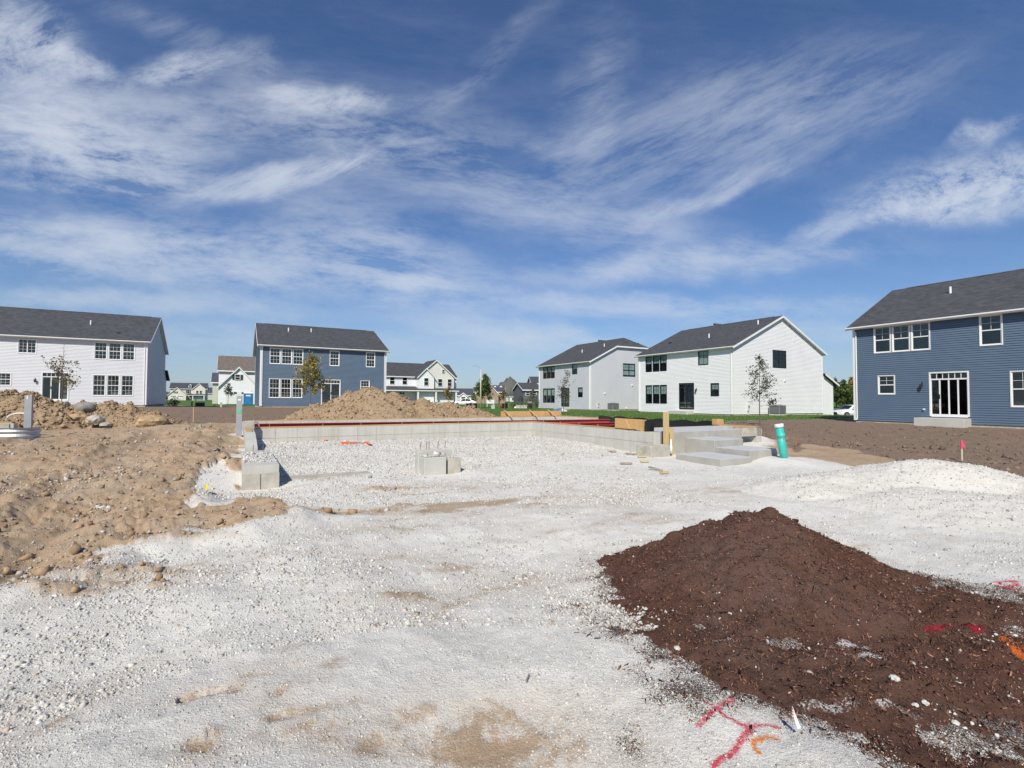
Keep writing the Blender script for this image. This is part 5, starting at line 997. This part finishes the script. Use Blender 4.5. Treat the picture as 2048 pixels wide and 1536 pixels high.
# cream house far left
o_ = np.array(lw(340, 226)[:2])
far_house('small cream house far off with a white dormer and two gables', (o_[0], o_[1], .3), 14.4, 9, 5.6, 8.2, 'cream_siding', 'shingle_dark', wins=[(6.6, 3.4, .9, 1.4, 0, 1), (10.2, 3.2, .8, 1.4, 1.25), (11.6, 3.2, .8, 1.4, 1.25), (2.2, 3.4, .5, .7, 3.05, 1)], gables=[(-.4, 6.4, 2.6, 5.9, 3.0, 'cream_siding'), (8.8, 13.8, 5.4, 7.8, 1.2, 'cream_siding')], doors=[(.6, 5.2, 0, 2.2, 3.05, 'white_plastic'), (9.2, 12.8, 0, 2.2, 1.25, 'trim_grey')], porch=(6.6, 14, 2.6, 3.3, 2.7, (9.0, 13.4)), dormers=((7.6, 6.1),))
o_ = np.array(lw(405, 262)[:2]); far_house('slate roofed house peeping out beside the cream one', (o_[0], o_[1], .2), 12, 9, 4.0, 6.9, 'beige_siding', 'shingle_slate', wins=[(5, 1, .9, 1.4, 0)])
o_ = np.array(lw(906, 170)[:2]); far_house('low house with a slate roof and a small white porch gable', (o_[0], o_[1], .2), 9.5, 10, 2.7, 5.0, 'beige_siding', 'shingle_slate', wins=[(.5, .9, .8, 1.3, 0), (6.2, .9, .9, 1.3, 0)], gables=[(2.2, 4.9, 2.3, 3.4, 1.5, 'trim_white')], doors=[(2.9, 4.2, 0, 2.1, 1.55, 'shutter')], rz=.1)
o_ = np.array(lw(949, 150)[:2]); far_house('tan fieldstone gabled house behind the street lamp', (o_[0], o_[1], .2), 9.2, 9, 3.6, 5.0, 'fieldstone', 'shingle_slate', gables=[(.2, 7.2, 2.9, 6.6, 1.5, 'fieldstone')], wins=[(2.8, 3.2, .9, 1.2, 1.55)], rz=.1)
o_ = np.array(lw(982, 165)[:2]); far_house('grey roofed house with two white dormers far down the street', (o_[0], o_[1], .2), 4.6, 9, 4.0, 6.0, 'beige_siding', 'shingle_slate', wins=[(.5, 2.5, .8, 1.2, 0, 1), (2.4, 2.5, .8, 1.2, 0, 1)], doors=[(1.5, 2.5, .1, 2.1, 0, 'shutter')], dormers=((1.3, 4.3), (3.3, 4.3)), porch=(.0, 4.6, 1.5, 2.6, 2.2, (.3, 2.3, 4.3)), rz=.05)
o_ = np.array(lw(1047, 112)[:2]); far_house('charcoal house partly behind the light grey one', (o_[0], o_[1], .2), 4.2, 9, 3.6, 5.2, 'charcoal_siding', 'shingle_dark', wins=[(.6, 2.3, .8, .8, 0), (2.2, 2.3, .8, .8, 0)], rz=.25)
o_ = np.array(lw(1065, 120)[:2]); far_house('white house with a dark roof behind the charcoal one', (o_[0], o_[1], .2), 8, 9, 5.3, 7.0, 'white_siding', 'shingle_dark', rz=.1)
for i, (px, D, W, wm, l) in enumerate(((1020, 260, 9, 'cream_siding', 'pale cream house at the end of the street'), (1033, 210, 7, 'grey_siding', 'light grey house beside the end of the street'), (1003, 300, 11, 'beige_siding', 'beige house lowest on the skyline past the lamp'))):
    o_ = np.array(lw(px, D)[:2]); far_house(l, (o_[0], o_[1], 0), W, 9, 3.0, 4.9, wm, 'shingle_slate', wins=[(1, .9, .9, 1.3, 0), (4, .9, .9, 1.3, 0)], rz=.1)
# far belt of trees on the horizon
def treeline():
    n = 2600; az = rng.uniform(-60, 60, n); D = rng.uniform(520, 620, n); X = D * np.sin(np.radians(az)); Y = D * np.cos(np.radians(az)); px = 1024 + 990 * X / Y
    s = 3.2 + 2.6 * vn(az * .35, az * 0, 5) + 5.0 * np.exp(-((px - 1018) / 16) ** 2); T = np.array([.10, .105, .09]) * rng.uniform(.75, 1.25, (n, 1))
    o = scatter('far_treeline', np.stack([X, Y, s * .75], 1), np.stack([s * 1.3, s * 1.3, s], 1), T, 'clod', 'ico', .35); tag(o, 'distant belt of trees along the horizon', 'trees', kind='stuff')
treeline()

# ------------------------------------------------------------------ trees
def leaves(pts, size, rs, name, mat, parent, aspect=.6):
    n = len(pts); q = rs.normal(size=(n, 3)); q /= np.linalg.norm(q, axis=1)[:, None]; t = np.cross(q, rs.normal(size=(n, 3))); t /= np.linalg.norm(t, axis=1)[:, None]; b_ = np.cross(q, t)
    sz = size * rs.uniform(.6, 1.35, n)[:, None]; a = t * sz; c = b_ * sz * aspect
    V = np.stack([pts - a, pts - c + a * .1, pts + a, pts + c + a * .1], 1).reshape(-1, 3); F = np.arange(4 * n).reshape(-1, 4); tt = rs.random(n); T = np.repeat(np.stack([tt, tt, tt, np.ones(n)], 1), 4, 0)
    return link(name, npmesh(name, V, F, {'tint': T}), mat, parent)
def tree(label, X, Y, h, cw, lm, seed, n=700, ls=.055, low=.28, shape=.55, bare=0.0, sparse=0.0, dense_low=0.0, lowarm=None, name='young_tree', cat='tree', trunk=.028, z=None, group='young street trees'):
    rs = np.random.default_rng(seed); z = gz1(X, Y) if z is None else z; T_ = empty(name, (X, Y, z)); tag(T_, label, cat, group)
    lean = rs.normal(0, .02, 2); mb = MB(); tops = []
    def tp(t): return Vector((lean[0] * h * t + .03 * math.sin(t * 5 + seed), lean[1] * h * t, h * t))
    mb.tube([tp(t) for t in (-.03, .0, .2, .4, .6, .8, .97)], [trunk * 1.4, trunk * 1.15, trunk, trunk * .8, trunk * .55, trunk * .35, .006], 7)
    nb = int(9 + h * 4); P = []
    for i in range(nb):
        t = low + (1 - low) * (i + rs.random()) / nb * .97; u_ = (t - low) / (1 - low); prof = math.sin(math.pi * min(1, (u_ * .92 + .08)) ** shape) * .9 + .1; L_ = cw / 2 * prof * rs.uniform(.65, 1.15); az = rs.uniform(0, 6.28) if i % 3 else 2.4 * i
        if bare and u_ > 1 - bare: L_ *= .35
        p0 = tp(t); up = rs.uniform(.35, .9); d_ = Vector((math.cos(az), math.sin(az), up)).normalized(); p1 = p0 + d_ * L_ * .55 + Vector(rs.normal(0, .03, 3)); p2 = p0 + d_ * L_ + Vector((0, 0, .1 * L_))
        r0 = trunk * .35 * (1 - .5 * u_); mb.tube([p0, p1, p2], [r0, r0 * .6, .004], 4, cap=False)
        for k in range(2 + int(L_ * 3)):
            f = rs.uniform(.35, 1); q = p0.lerp(p2, f); s_ = q + Vector(rs.normal(0, .22 * L_ + .05, 3)); mb.tube([q, s_], [.006, .003], 3, cap=False); dens = 1 if not (bare and u_ > 1 - bare) else .12
            if rs.random() > sparse and rs.random() < dens: P.append((q, s_))
    if lowarm:
        p0 = tp(low * .9); p1 = p0 + Vector((lowarm * .55, 0, .05)); p2 = p0 + Vector((lowarm, 0, .32)); mb.tube([p0, p1, p2], [.012, .009, .004], 5)
        for k in range(8): P.append((p1.lerp(p2, rs.random()), p2 + Vector(rs.normal(0, .09, 3))))
    mb.build('trunk', 'bark', T_, True)
    if P:
        k = rs.integers(0, len(P), n); f = rs.random(n) ** .7; A = np.array([P[i][0] for i in k]); B = np.array([P[i][1] for i in k]); pts = A + (B - A) * f[:, None] + rs.normal(0, .055 + .02 * cw, (n, 3))
        if dense_low: m_ = int(n * dense_low); pts[:m_, 2] = h * (low + .12) + np.abs(rs.normal(0, .10, m_)) * h; pts[:m_, :2] = rs.normal(0, cw * .13, (m_, 2))
        leaves(pts, ls, rs, 'crown', lm, T_)
    return T_
X, Y, _ = lw(123, 37); tree('thin rusty leaved young tree in front of the pale grey house', X, Y, 5.0, 2.3, 'leaf_rust', 1, 650, .07, .27, .5, bare=.42, sparse=.2)
X, Y, _ = lw(621, 42); tree('young tree with yellow green leaves in front of the blue house', X, Y, 4.55, 2.9, 'leaf_yellow', 2, 2400, .085, .27, .5)
X, Y, _ = lw(1127, 46); tree('sparse small tree in front of the light grey house', X, Y, 4.1, 1.9, 'leaf_dark', 3, 420, .075, .22, .6, sparse=.45, dense_low=.35)
X, Y, _ = lw(1520, 27); tree('grey green young tree before the bright white house, with one low branch', X, Y, 3.8, 1.55, 'leaf_dark', 4, 1500, .045, .30, .45, sparse=.12, lowarm=.85)
X, Y, _ = lw(970, 78); tree('bright green young tree beside the street lamp', X, Y, 5.1, 3.7, 'leaf_green', 5, 4200, .11, .22, .45)
X, Y, _ = lw(456, 72); tree('small dark young tree before the garage gable', X, Y, 3.3, 1.5, 'leaf_dark', 6, 700, .08, .38, .5)
X, Y, _ = lw(898, 95); tree('yellowing young tree before the farmhouse porch', X, Y, 3.6, 2.4, 'leaf_autumn', 7, 900, .10, .2, .5)
X, Y, _ = lw(1066, 76); tree('pale sparse tree beside the patio', X, Y, 3.0, 1.8, 'leaf_grey', 8, 600, .08, .25, .5, sparse=.2)
X, Y, _ = lw(1043, 88); tree('small greyish tree behind the patio planters', X, Y, 1.9, 1.6, 'leaf_grey', 9, 400, .08, .25, .5)
X, Y, _ = lw(1008, 120); tree('brownish tree far down the street', X, Y, 3.4, 2.6, 'leaf_autumn', 10, 500, .14, .2, .5)
X, Y, _ = lw(948, 100); tree('small green tree left of the street lamp', X, Y, 2.3, 1.8, 'leaf_green', 11, 500, .1, .25, .5)
for px, D, hh, s_, l, lm in ((1672, 118, 6.6, 21, 'dark leafy tree just behind the bright white house', 'leaf_dark'), (1690, 112, 6.2, 22, 'broad green tree behind the white car', 'leaf_green'), (1703, 116, 7.0, 23, 'tall light topped tree beside the dark blue house', 'leaf_yellow'), (1716, 114, 6.0, 24, 'green tree hidden mostly by the dark blue house', 'leaf_green')):
    X, Y, _ = lw(px, D); tree(l, X, Y, hh, 5.2, lm, s_, 3200, .20, .04, .5, trunk=.1, group='trees behind the white car', name='leafy_tree')
def shrub(label, X, Y, r, h, lm, seed, n=350, group='shrubs around the houses'):
    rs = np.random.default_rng(seed); S = empty('shrub', (X, Y, gz1(X, Y))); tag(S, label, 'shrub', group); mb = MB()
    for k in range(6): a = rs.uniform(0, 6.28); mb.tube([(0, 0, -.05), (math.cos(a) * r * .6, math.sin(a) * r * .6, h * .8)], [.02, .006], 4)
    mb.build('stems', 'bark', S); v = rs.normal(size=(n, 3)); v /= np.linalg.norm(v, axis=1)[:, None]; v *= (rs.random(n) ** .35)[:, None]; pts = np.stack([v[:, 0] * r, v[:, 1] * r, h * .5 + v[:, 2] * h * .5], 1); leaves(pts, .07, rs, 'foliage', lm, S)
for i, (px, D, r, h, lm, l) in enumerate(((1028, 76, .55, .9, 'leaf_green', 'round green shrub at the left end of the patio'), (1056, 74, .5, 1.7, 'leaf_green', 'yellow green upright shrub behind the planters'), (1062, 73, .42, 1.6, 'leaf_dark', 'dark evergreen shrub right of the black grill'), (1073, 70, .5, 1.8, 'leaf_dark', 'dark evergreen shrub at the corner of the light grey house'), (346, 58, .7, 1.0, 'leaf_dark', 'dark shrub beside the pale grey house'), (352, 80, .8, 1.3, 'leaf_autumn', 'orange brown shrub past the pale grey house'), (1045, 80, .5, .8, 'leaf_dark', 'low dark shrub in the planter row'))):
    X, Y, _ = lw(px, D); shrub(l, X, Y, r, h, lm, 40 + i)
def grass():
    n = 34000; X, Y, r = fan(n, 28, 75, 45); d_, br, gr, *_ = zones(X, Y); k = (gr > .5) & (X > -12); X, Y = X[k], Y[k]; n = len(X); Z = gz(X, Y); a = rng.uniform(0, 6.28, n); h = rng.uniform(.05, .11, n); w = .03
    p = np.stack([X, Y, Z], 1); e = np.stack([np.cos(a), np.sin(a), 0 * a], 1) * w; tip = p + np.stack([rng.normal(0, .03, n), rng.normal(0, .03, n), h], 1)
    V = np.stack([p - e, p + e, tip], 1).reshape(-1, 3); F = np.arange(3 * n).reshape(-1, 3); t = rng.random(n); T = np.repeat(np.stack([t, t, t, np.ones(n)], 1), 3, 0); o = link('grass', npmesh('grass', V, F, {'tint': T}), 'leaf_lawn'); tag(o, 'green lawn grass in front of the white houses', 'grass', kind='stuff')
mat_leaf('leaf_lawn', (.07, .14, .026), (.11, .20, .04), (.17, .27, .06))
grass()

# ------------------------------------------------------------------ street things
X, Y, _ = lw(961.5, 76); zz = gz1(X, Y); SL = empty('street_lamp', (X, Y, zz)); tag(SL, 'slim concrete street lamp with a curved arm beyond the lawn', 'street lamp')
MB().tube([(0, 0, -.3), (0, 0, 6.0)], [.13, .08], 10).build('pole', 'beige_post', SL, True); MB().tube([(0, 0, 5.7), (-.12, 0, 6.15), (-.5, 0, 6.45), (-.85, 0, 6.48)], .035, 8).build('arm', 'metal_grey', SL, True); MB().prism([(-.8, -.08, 6.43), (-1.2, -.09, 6.40), (-1.2, .09, 6.40), (-.8, .08, 6.43)], (0, 0, .09)).build('lamp_head', 'metal_grey', SL)
def toilet():
    X, Y, _ = lw(497, 84); T_ = empty('portable_toilet', (X, Y, gz1(X, Y) - .1), TH); tag(T_, 'blue portable toilet with a white roof beside the blue house', 'portable toilet')
    MB().box(-.72, -.6, .08, .72, .6, 2.05).build('cabin', 'toilet_blue', T_, bevel=.04); MB().box(-.78, -.66, 0, .78, .66, .1).build('skid', 'dark_metal', T_); MB().box(-.5, -.635, .2, .5, -.6, 1.95).build('door', 'toilet_blue', T_, bevel=.02)
    MB().prism([(-.76, -.64, 2.05), (.76, -.64, 2.05), (.68, -.5, 2.26), (-.68, -.5, 2.26)], (0, 1.1, 0)).build('roof', 'white_plastic', T_, bevel=.03); MB().box(-.36, -.642, 1.55, .3, -.636, 1.8).build('sign', 'white_plastic', T_); MB().tube([(.5, .4, 2.0), (.5, .4, 2.55)], .05, 8).build('vent_pipe', 'metal_grey', T_); MB().box(.36, -.66, 1.0, .42, -.63, 1.15).build('handle', 'dark_metal', T_)
    for x in (-.62, .62): MB().box(x - .03, -.625, .1, x + .03, -.6, 2.05).build('rib', 'toilet_blue', T_)
toilet()
X, Y, _ = lw(401, 56); UB = empty('utility_box', (X, Y, gz1(X, Y)), TH); tag(UB, 'dark green transformer box on the strip of grass', 'utility box'); MB().prism([(-.45, -.4, 0), (-.45, .4, 0), (-.45, .4, .62), (-.45, -.3, .58)], (.9, 0, 0)).build('cabinet', 'dark_green', UB, bevel=.03); MB().box(-.5, -.45, -.2, .5, .45, .05).build('pad', 'concrete', UB); MB().box(-.43, -.42, .12, .43, -.38, .55).build('door', 'dark_green', UB)
def pedestal(px, D, h, w, l, m_='beige_post'): X, Y, _ = lw(px, D); P_ = empty('utility_pedestal', (X, Y, gz1(X, Y)), TH); tag(P_, l, 'pedestal', 'utility pedestals'); MB().box(-w, -w, -.1, w, w, h).build('housing', m_, P_, bevel=.02); MB().box(-w * 1.1, -w * 1.1, h, w * 1.1, w * 1.1, h + .06).build('cap', m_, P_)
pedestal(384.5, 66, .55, .11, 'beige utility pedestal left of the dark transformer box'); pedestal(443, 57, .55, .11, 'beige utility pedestal before the garage gable'); pedestal(430, 62, .25, .08, 'short beige utility pedestal in the grass'); pedestal(986, 68, .5, .2, 'pale green utility pedestal on the lawn by the red marker', 'blind_green')
X, Y, _ = lw(1002.5, 70); MK = empty('marker_post', (X, Y, gz1(X, Y))); tag(MK, 'red hydrant standing on the lawn before the black mesh', 'hydrant'); MB().tube([(0, 0, -.05), (0, 0, .45), (0, 0, .55), (0, 0, .68)], [.13, .12, .15, .04], 12).build('barrel', 'hydrant_red', MK, True); MB().tube([(-.2, 0, .38), (.2, 0, .38)], .055, 8).build('outlet', 'hydrant_red', MK); MB().tube([(0, 0, -.05), (0, 0, .05)], .2, 12).build('flange', 'hydrant_red', MK)
X, Y, _ = lw(981, 84); SG = empty('sign_board', (X, Y, gz1(X, Y)), .1); tag(SG, 'blank white sign board on posts past the lawn', 'sign'); MB().box(-.65, -.02, .6, .65, .02, 1.25).build('board', 'white_plastic', SG); MB().box(-.6, .02, -.2, -.52, .08, 1.25).build('post', 'trim_white', SG); MB().box(.52, .02, -.2, .6, .08, 1.25).build('post', 'trim_white', SG)
def mesh_fence(px0, px1, D, h, l):
    X0, Y0, _ = lw(px0, D); X1, Y1, _ = lw(px1, D + 1.5); F_ = empty('silt_fence', (X0, Y0, gz1(X0, Y0))); tag(F_, l, 'silt fence', 'black silt fences'); L_ = math.hypot(X1 - X0, Y1 - Y0); F_.rotation_euler = (0, 0, math.atan2(Y1 - Y0, X1 - X0)); MB().box(0, -.01, 0, L_, .01, h).build('fabric', 'membrane', F_)
    for t in np.linspace(0, L_, 3): MB().box(t - .025, -.05, -.1, t + .025, -.011, h + .1).build('stake', 'grey_wood', F_)
mesh_fence(932, 955, 64, .75, 'black silt fence peeking over the right end of the dirt heap'); mesh_fence(1003, 1016, 72, .72, 'short black silt fence behind the red hydrant')
def patio_set():
    D = 74
    for i, (px, w, h, l) in enumerate(((1037, .75, .45, 'left stone planter on the patio'), (1043.5, .6, .40, 'middle stone planter on the patio'), (1050, .75, .48, 'right stone planter on the patio'))):
        X, Y, _ = lw(px, D); P_ = empty('planter', (X, Y, gz1(X, Y))); tag(P_, l, 'planter', 'planters on the patio'); MB().prism([(-w * .4, -.25, 0), (w * .4, -.25, 0), (w * .5, -.25, h), (-w * .5, -.25, h)], (0, .5, 0)).build('pot', 'planter_stone', P_, bevel=.03); MB().box(-w * .52, -.28, h, w * .52, .28, h + .05).build('rim', 'planter_stone', P_); rs = np.random.default_rng(i); leaves(np.stack([rs.normal(0, .18, 90), rs.normal(0, .12, 90), h + .05 + np.abs(rs.normal(0, .14, 90))], 1), .06, rs, 'foliage', 'leaf_green', P_)
    X, Y, _ = lw(1059.5, 72); Gx = empty('grill', (X, Y, gz1(X, Y))); tag(Gx, 'black covered barbecue grill on the patio', 'grill'); MB().box(-.35, -.28, .55, .35, .28, .8).prism([(-.35, -.28, .8), (-.35, .28, .8), (-.35, .15, 1.08), (-.35, -.15, 1.08)], (.7, 0, 0)).build('body', 'dark_metal', Gx, bevel=.03)
    for x in (-.3, .3):
        for y in (-.22, .22): MB().box(x - .02, y - .02, 0, x + .02, y + .02, .55).build('leg', 'dark_metal', Gx)
    MB().box(.37, -.2, .75, .6, .2, .78).build('side_shelf', 'metal_grey', Gx); MB().box(-.35, -.25, .2, .35, .25, .23).build('shelf', 'dark_metal', Gx)
    X, Y, _ = lw(1031, 73); boulder('white round stone beside the patio shrub', (X, Y, gz1(X, Y) + .1), (.22, .2, .18), 'white_plastic', 77, 'rocks on the soil')
patio_set()
X, Y, _ = lw(1120, 55); KP = empty('garden_toy', (X, Y, gz1(X, Y)), .3); tag(KP, 'blue and white folded garden toy lying by the patio door', 'toy'); MB().prism([(-.9, -.3, 0), (.1, -.3, .0), (.1, -.3, .38), (-.2, -.3, .32), (-.9, -.3, .06)], (0, .6, 0)).build('slide', 'toilet_blue', KP, bevel=.04); MB().prism([(.1, -.25, 0), (.8, -.25, 0), (.8, -.25, .1), (.1, -.25, .36)], (0, .5, 0)).build('base', 'white_plastic', KP, bevel=.04)
X, Y, _ = lw(1094, 41); CL = empty('drain_cap', (X, Y, gz1(X, Y))); tag(CL, 'white drain pipe cap sticking out of the lawn', 'pipe cap'); MB().tube([(0, 0, -.1), (0, 0, .12)], .09, 12).build('pipe', 'white_plastic', CL, True); MB().tube([(0, 0, .12), (0, 0, .16), (0, 0, .24)], [.12, .11, .05], 12).build('cap', 'white_plastic', CL, True)
def stake(px, py, D, h, l, flag=None):
    X, Y, Z = bl(px, py, D); S = empty('survey_stake', (X, Y, Z)); tag(S, l, 'stake', 'survey stakes'); MB().box(-.018, -.006, -.15, .018, .006, h).build('lath', 'wood' if not flag else 'beige_post', S)
    if flag: MB().prism([(-.02, -.009, h - .22), (.022, -.009, h - .22), (.024, -.009, h), (-.022, -.009, h)], (0, .018, 0)).prism([(.02, -.008, h - .05), (.075, -.012, h - .13), (.085, -.01, h - .22), (.05, -.008, h - .18), (.02, -.006, h - .14)], (0, .003, 0)).build('ribbon', flag, S)
stake(388, 845, 25.0, .78, 'thin wooden survey stake standing in the brown soil'); stake(1921, 921, 12.6, .52, 'wooden stake with a pink ribbon in front of the dark blue house', 'pink_plastic'); X, Y, Z = bl(1592, 886, 15.5); S_ = empty('marker_flag', (X, Y, Z)); tag(S_, 'tiny red flag stuck in the soil past the teal pipe', 'flag', 'marker flags'); MB().tube([(0, 0, -.05), (0, 0, .10)], .002, 5).build('wire', 'metal_grey', S_); MB().prism([(0, 0, .04), (.06, .01, .05), (.05, .01, .10), (0, 0, .10)], (0, .002, 0)).build('sheet', 'red_plastic', S_)
def car(label, loc, rz):
    C_ = empty('parked_car', loc, rz); tag(C_, label, 'car', 'parked cars'); hw = .90
    secs = [(0.0, .30, .62, .55), (.12, .24, .72, .72), (.5, .20, .80, .84), (1.25, .20, .92, .89), (2.0, .20, .97, .90), (3.4, .20, .99, .90), (4.2, .22, 1.0, .86), (4.62, .28, .92, .76), (4.75, .34, .80, .62)]
    V, F = [], []
    for (x, zb_, zt, w) in secs:
        for (y, z) in ((-w, zb_ + .05), (-w * 1.0, (zb_ + zt) / 2), (-w * .97, zt - .08), (-w * .86, zt), (w * .86, zt), (w * .97, zt - .08), (w, (zb_ + zt) / 2), (w, zb_ + .05), (w * .8, zb_), (-w * .8, zb_)): V.append((x, y, z))
    k = 10
    for i in range(len(secs) - 1):
        for j in range(k): F.append((i * k + j, i * k + (j + 1) % k, (i + 1) * k + (j + 1) % k, (i + 1) * k + j))
    F += [tuple(range(k)), tuple((len(secs) - 1) * k + j for j in reversed(range(k)))]; mb = MB(); mb.v = V; mb.f = F; b_ = mb.build('body', 'car_white', C_, True)
    cs = [(1.25, .93, .82), (1.95, 1.40, .66), (2.6, 1.47, .64), (3.3, 1.42, .64), (4.25, 1.0, .78)]; V, F = [], []
    for (x, z, w) in cs: V += [(x, -w, z), (x, w, z), (x, -min(.84, w + .16), .93), (x, min(.84, w + .16), .93)]
    for i in range(len(cs) - 1): a = i * 4; b2 = a + 4; F += [(a, a + 1, b2 + 1, b2), (a, b2, b2 + 2, a + 2), (a + 1, a + 3, b2 + 3, b2 + 1)]
    mb = MB(); mb.v = V; mb.f = F; mb.build('cabin', 'car_white', C_, True)
    MB().quad((1.29, -.74, .965), (1.29, .74, .965), (1.93, .61, 1.392), (1.93, -.61, 1.392)).build('windscreen', 'car_glass', C_)
    for sg in (-1, 1):
        y = lambda x, z: sg * (.835 - (z - .93) * .36 + .012)
        MB().quad((1.62, y(0, .98), .98), (2.55, y(0, .98), .98), (2.55, y(0, 1.38), 1.38), (2.05, y(0, 1.36), 1.36)).build('side_window', 'car_glass', C_); MB().quad((2.63, y(0, .98), .98), (3.75, y(0, .98), .98), (3.35, y(0, 1.33), 1.33), (2.63, y(0, 1.38), 1.38)).build('side_window', 'car_glass', C_)
        MB().box(1.62, sg * .88, .98, 1.80, sg * 1.06, 1.10).build('mirror', 'car_white', C_, bevel=.03); MB().prism([(.05, sg * .50, .60), (.10, sg * .74, .60), (.42, sg * .86, .68), (.40, sg * .84, .76), (.06, sg * .55, .68)], (-.02, 0, .0)).build('headlight', 'lens', C_); MB().box(2.35, sg * .905, .78, 2.52, sg * .93, .81).build('door_handle', 'car_white', C_)
        for x in (.92, 3.72):
            w = MB().tube([(x, sg * .70, .33), (x, sg * .93, .33)], .33, 22).build('wheel', 'tyre', C_, True); MB().tube([(x, sg * .90, .33), (x, sg * .945, .33)], [.22, .20], 14).build('rim', 'rim_metal', w)
    MB().box(-.02, -.5, .36, .03, .5, .50).build('grille', 'dark_metal', C_); MB().box(.0, -.72, .26, .06, -.5, .34).box(.0, .5, .26, .06, .72, .34).build('fog_light', 'dark_metal', C_)
X, Y, _ = lw(1667, 58); car('white sedan parked between the bright white and dark blue houses', (X, Y, -.33), .12)
X, Y, _ = lw(904, 98); car('white car whose roof shows over the dirt heap', (X, Y, .25), .2)
# ------------------------------------------------------------------ small things on the stone
def ribbon(name, pts, w, m_, l, cat, lift=.02):
    mb = MB(); P_ = [Vector((x, y, float(surf(x, y)[0]) + lift + rnd.uniform(0, .015))) for x, y in pts]
    for a, b_ in zip(P_[:-1], P_[1:]):
        t = (b_ - a).normalized(); n_ = Vector((-t.y, t.x, rnd.uniform(-.2, .6))).normalized() * w; mb.prism([a - n_, a + n_, b_ + n_, b_ - n_], (0, 0, .004))
    o = mb.build(name, m_); tag(o, l, cat, 'orange tape on the stone' if 'orange' in l else None); return o
ribbon('warning_tape', [gp(622, 883, .26), gp(632, 884, .25), gp(642, 884, .25), gp(652, 885, .25), gp(664, 882, .25)], .035, 'orange_plastic', 'shorter strip of orange tape by the garage back wall', 'tape'); ribbon('warning_tape', [gp(684, 892, .23), gp(700, 891, .23), gp(718, 889, .23), gp(730, 889, .23), gp(738, 891, .22), gp(743, 893, .22)], .055, 'orange_plastic', 'longer strip of orange tape on the garage stone', 'tape', .04)
def scrap(px, py, L_, w, rz, l, m_='wood', tilt=0, z=.15):
    x, y = gp(px, py, z); o = MB().box(-L_ / 2, -w / 2, 0, L_ / 2, w / 2, min(.035, w)).build('wood_scrap', m_, None, bevel=.004); o.location = (x, y, float(surf(x, y)[0]) + .02); o.rotation_euler = (0, tilt, rz); tag(o, l, 'wood scrap', 'wood scraps on the stone')
scrap(1225, 902, .22, .07, .2, 'leftmost wood scrap against the garage side wall', 'grey_wood'); scrap(1262, 906, .32, .08, -.3, 'middle wood scrap against the garage side wall', 'grey_wood'); scrap(1284, 911, .24, .07, .1, 'yellowish wood scrap by the end of the garage wall', 'yellow_wood'); scrap(1252, 920, .30, .05, .0, 'half buried wood scrap in the stone', 'grey_wood'); scrap(1289, 918, .22, .05, .1, 'pale wood scrap closest to the wall end', 'yellow_wood'); scrap(1310, 930, .36, .06, -.9, 'dark weathered board tilted on the stone before the post', 'grey_wood', .12); scrap(1328, 938, .2, .06, .1, 'short orange board beside the dark weathered board', 'wood'); scrap(1057, 1392, .075, .007, 1.3, 'thin dark twig on the foreground stone', 'grey_wood', 0, 0); scrap(852, 1029, .2, .012, .7, 'dark stick lying on the stone before the pier', 'grey_wood', 0, 0)
def crate():
    x, y = gp(452, 926, .22); o = MB().box(-.06, -.04, 0, .06, .04, .05).box(-.05, -.03, .05, .05, .03, .055).build('red_fitting', 'red_plastic', None, bevel=.005); o.location = (x, y, float(surf(x, y)[0])); o.rotation_euler = (.2, .1, .6); tag(o, 'small red plastic piece on the soil beside the footing', 'debris'); x, y = gp(436, 931, .22); o = MB().tube([(-.06, 0, .03), (.0, .02, .05), (.06, 0, .03)], .028, 8).build('dark_fitting', 'dark_metal'); o.location = (x, y, float(surf(x, y)[0])); tag(o, 'small dark fitting left of the red plastic piece', 'debris')
crate()
x, y = gp(414, 985, .12); FLG = empty('marker_flag', (x, y, float(surf(x, y)[0]))); tag(FLG, 'yellow marker flag on the stone slope by the footing', 'flag', 'marker flags'); MB().tube([(0, 0, -.05), (.005, 0, .10)], .0015, 5).build('wire', 'metal_grey', FLG); MB().prism([(0, 0, .02), (.05, .01, .03), (.045, .015, .10), (.01, .005, .105), (-.005, 0, .07)], (0, .002, 0)).build('sheet', 'yellow_plastic', FLG)
x, y = gp(1576, 1531, .0); FLG = empty('marker_flag', (x, y, float(surf(x, y)[0]) - .012)); tag(FLG, 'red striped white marker flag in the foreground stone', 'flag', 'marker flags'); FLG.scale = (.8, .8, .8)
MB().tube([(0, 0, -.05), (.001, 0, .1), (0, .0, .205)], .0012, 6).build('wire', 'metal_grey', FLG); MB().prism([(.003, 0, .205), (.001, 0, .142), (.013, .004, .132), (.034, .008, .072), (.056, .012, .078), (.021, .006, .160)], (0, .0012, 0)).build('sheet', 'white_plastic', FLG)
for i in range(4): z_ = .195 - i * .016; MB().prism([(.0015 - i * .0012, -.0008, z_), (.006 + i * .0015, -.0006, z_ - .003), (.006 + i * .0015, -.0006, z_ - .010), (.0005 - i * .0012, -.0008, z_ - .009)], (0, .0006, 0)).build('stripe', 'red_plastic', FLG)
# street behind the right-hand houses
rs_ = MB(); rp = [(26, 61), (40, 59), (60, 60), (90, 66)]
for a, b_ in zip(rp[:-1], rp[1:]): rs_.quad((a[0], a[1] - 4, -.29), (b_[0], b_[1] - 4, -.29), (b_[0], b_[1] + 4, -.29), (a[0], a[1] + 4, -.29))
o = rs_.build('road', 'road_asphalt'); tag(o, kind='structure')
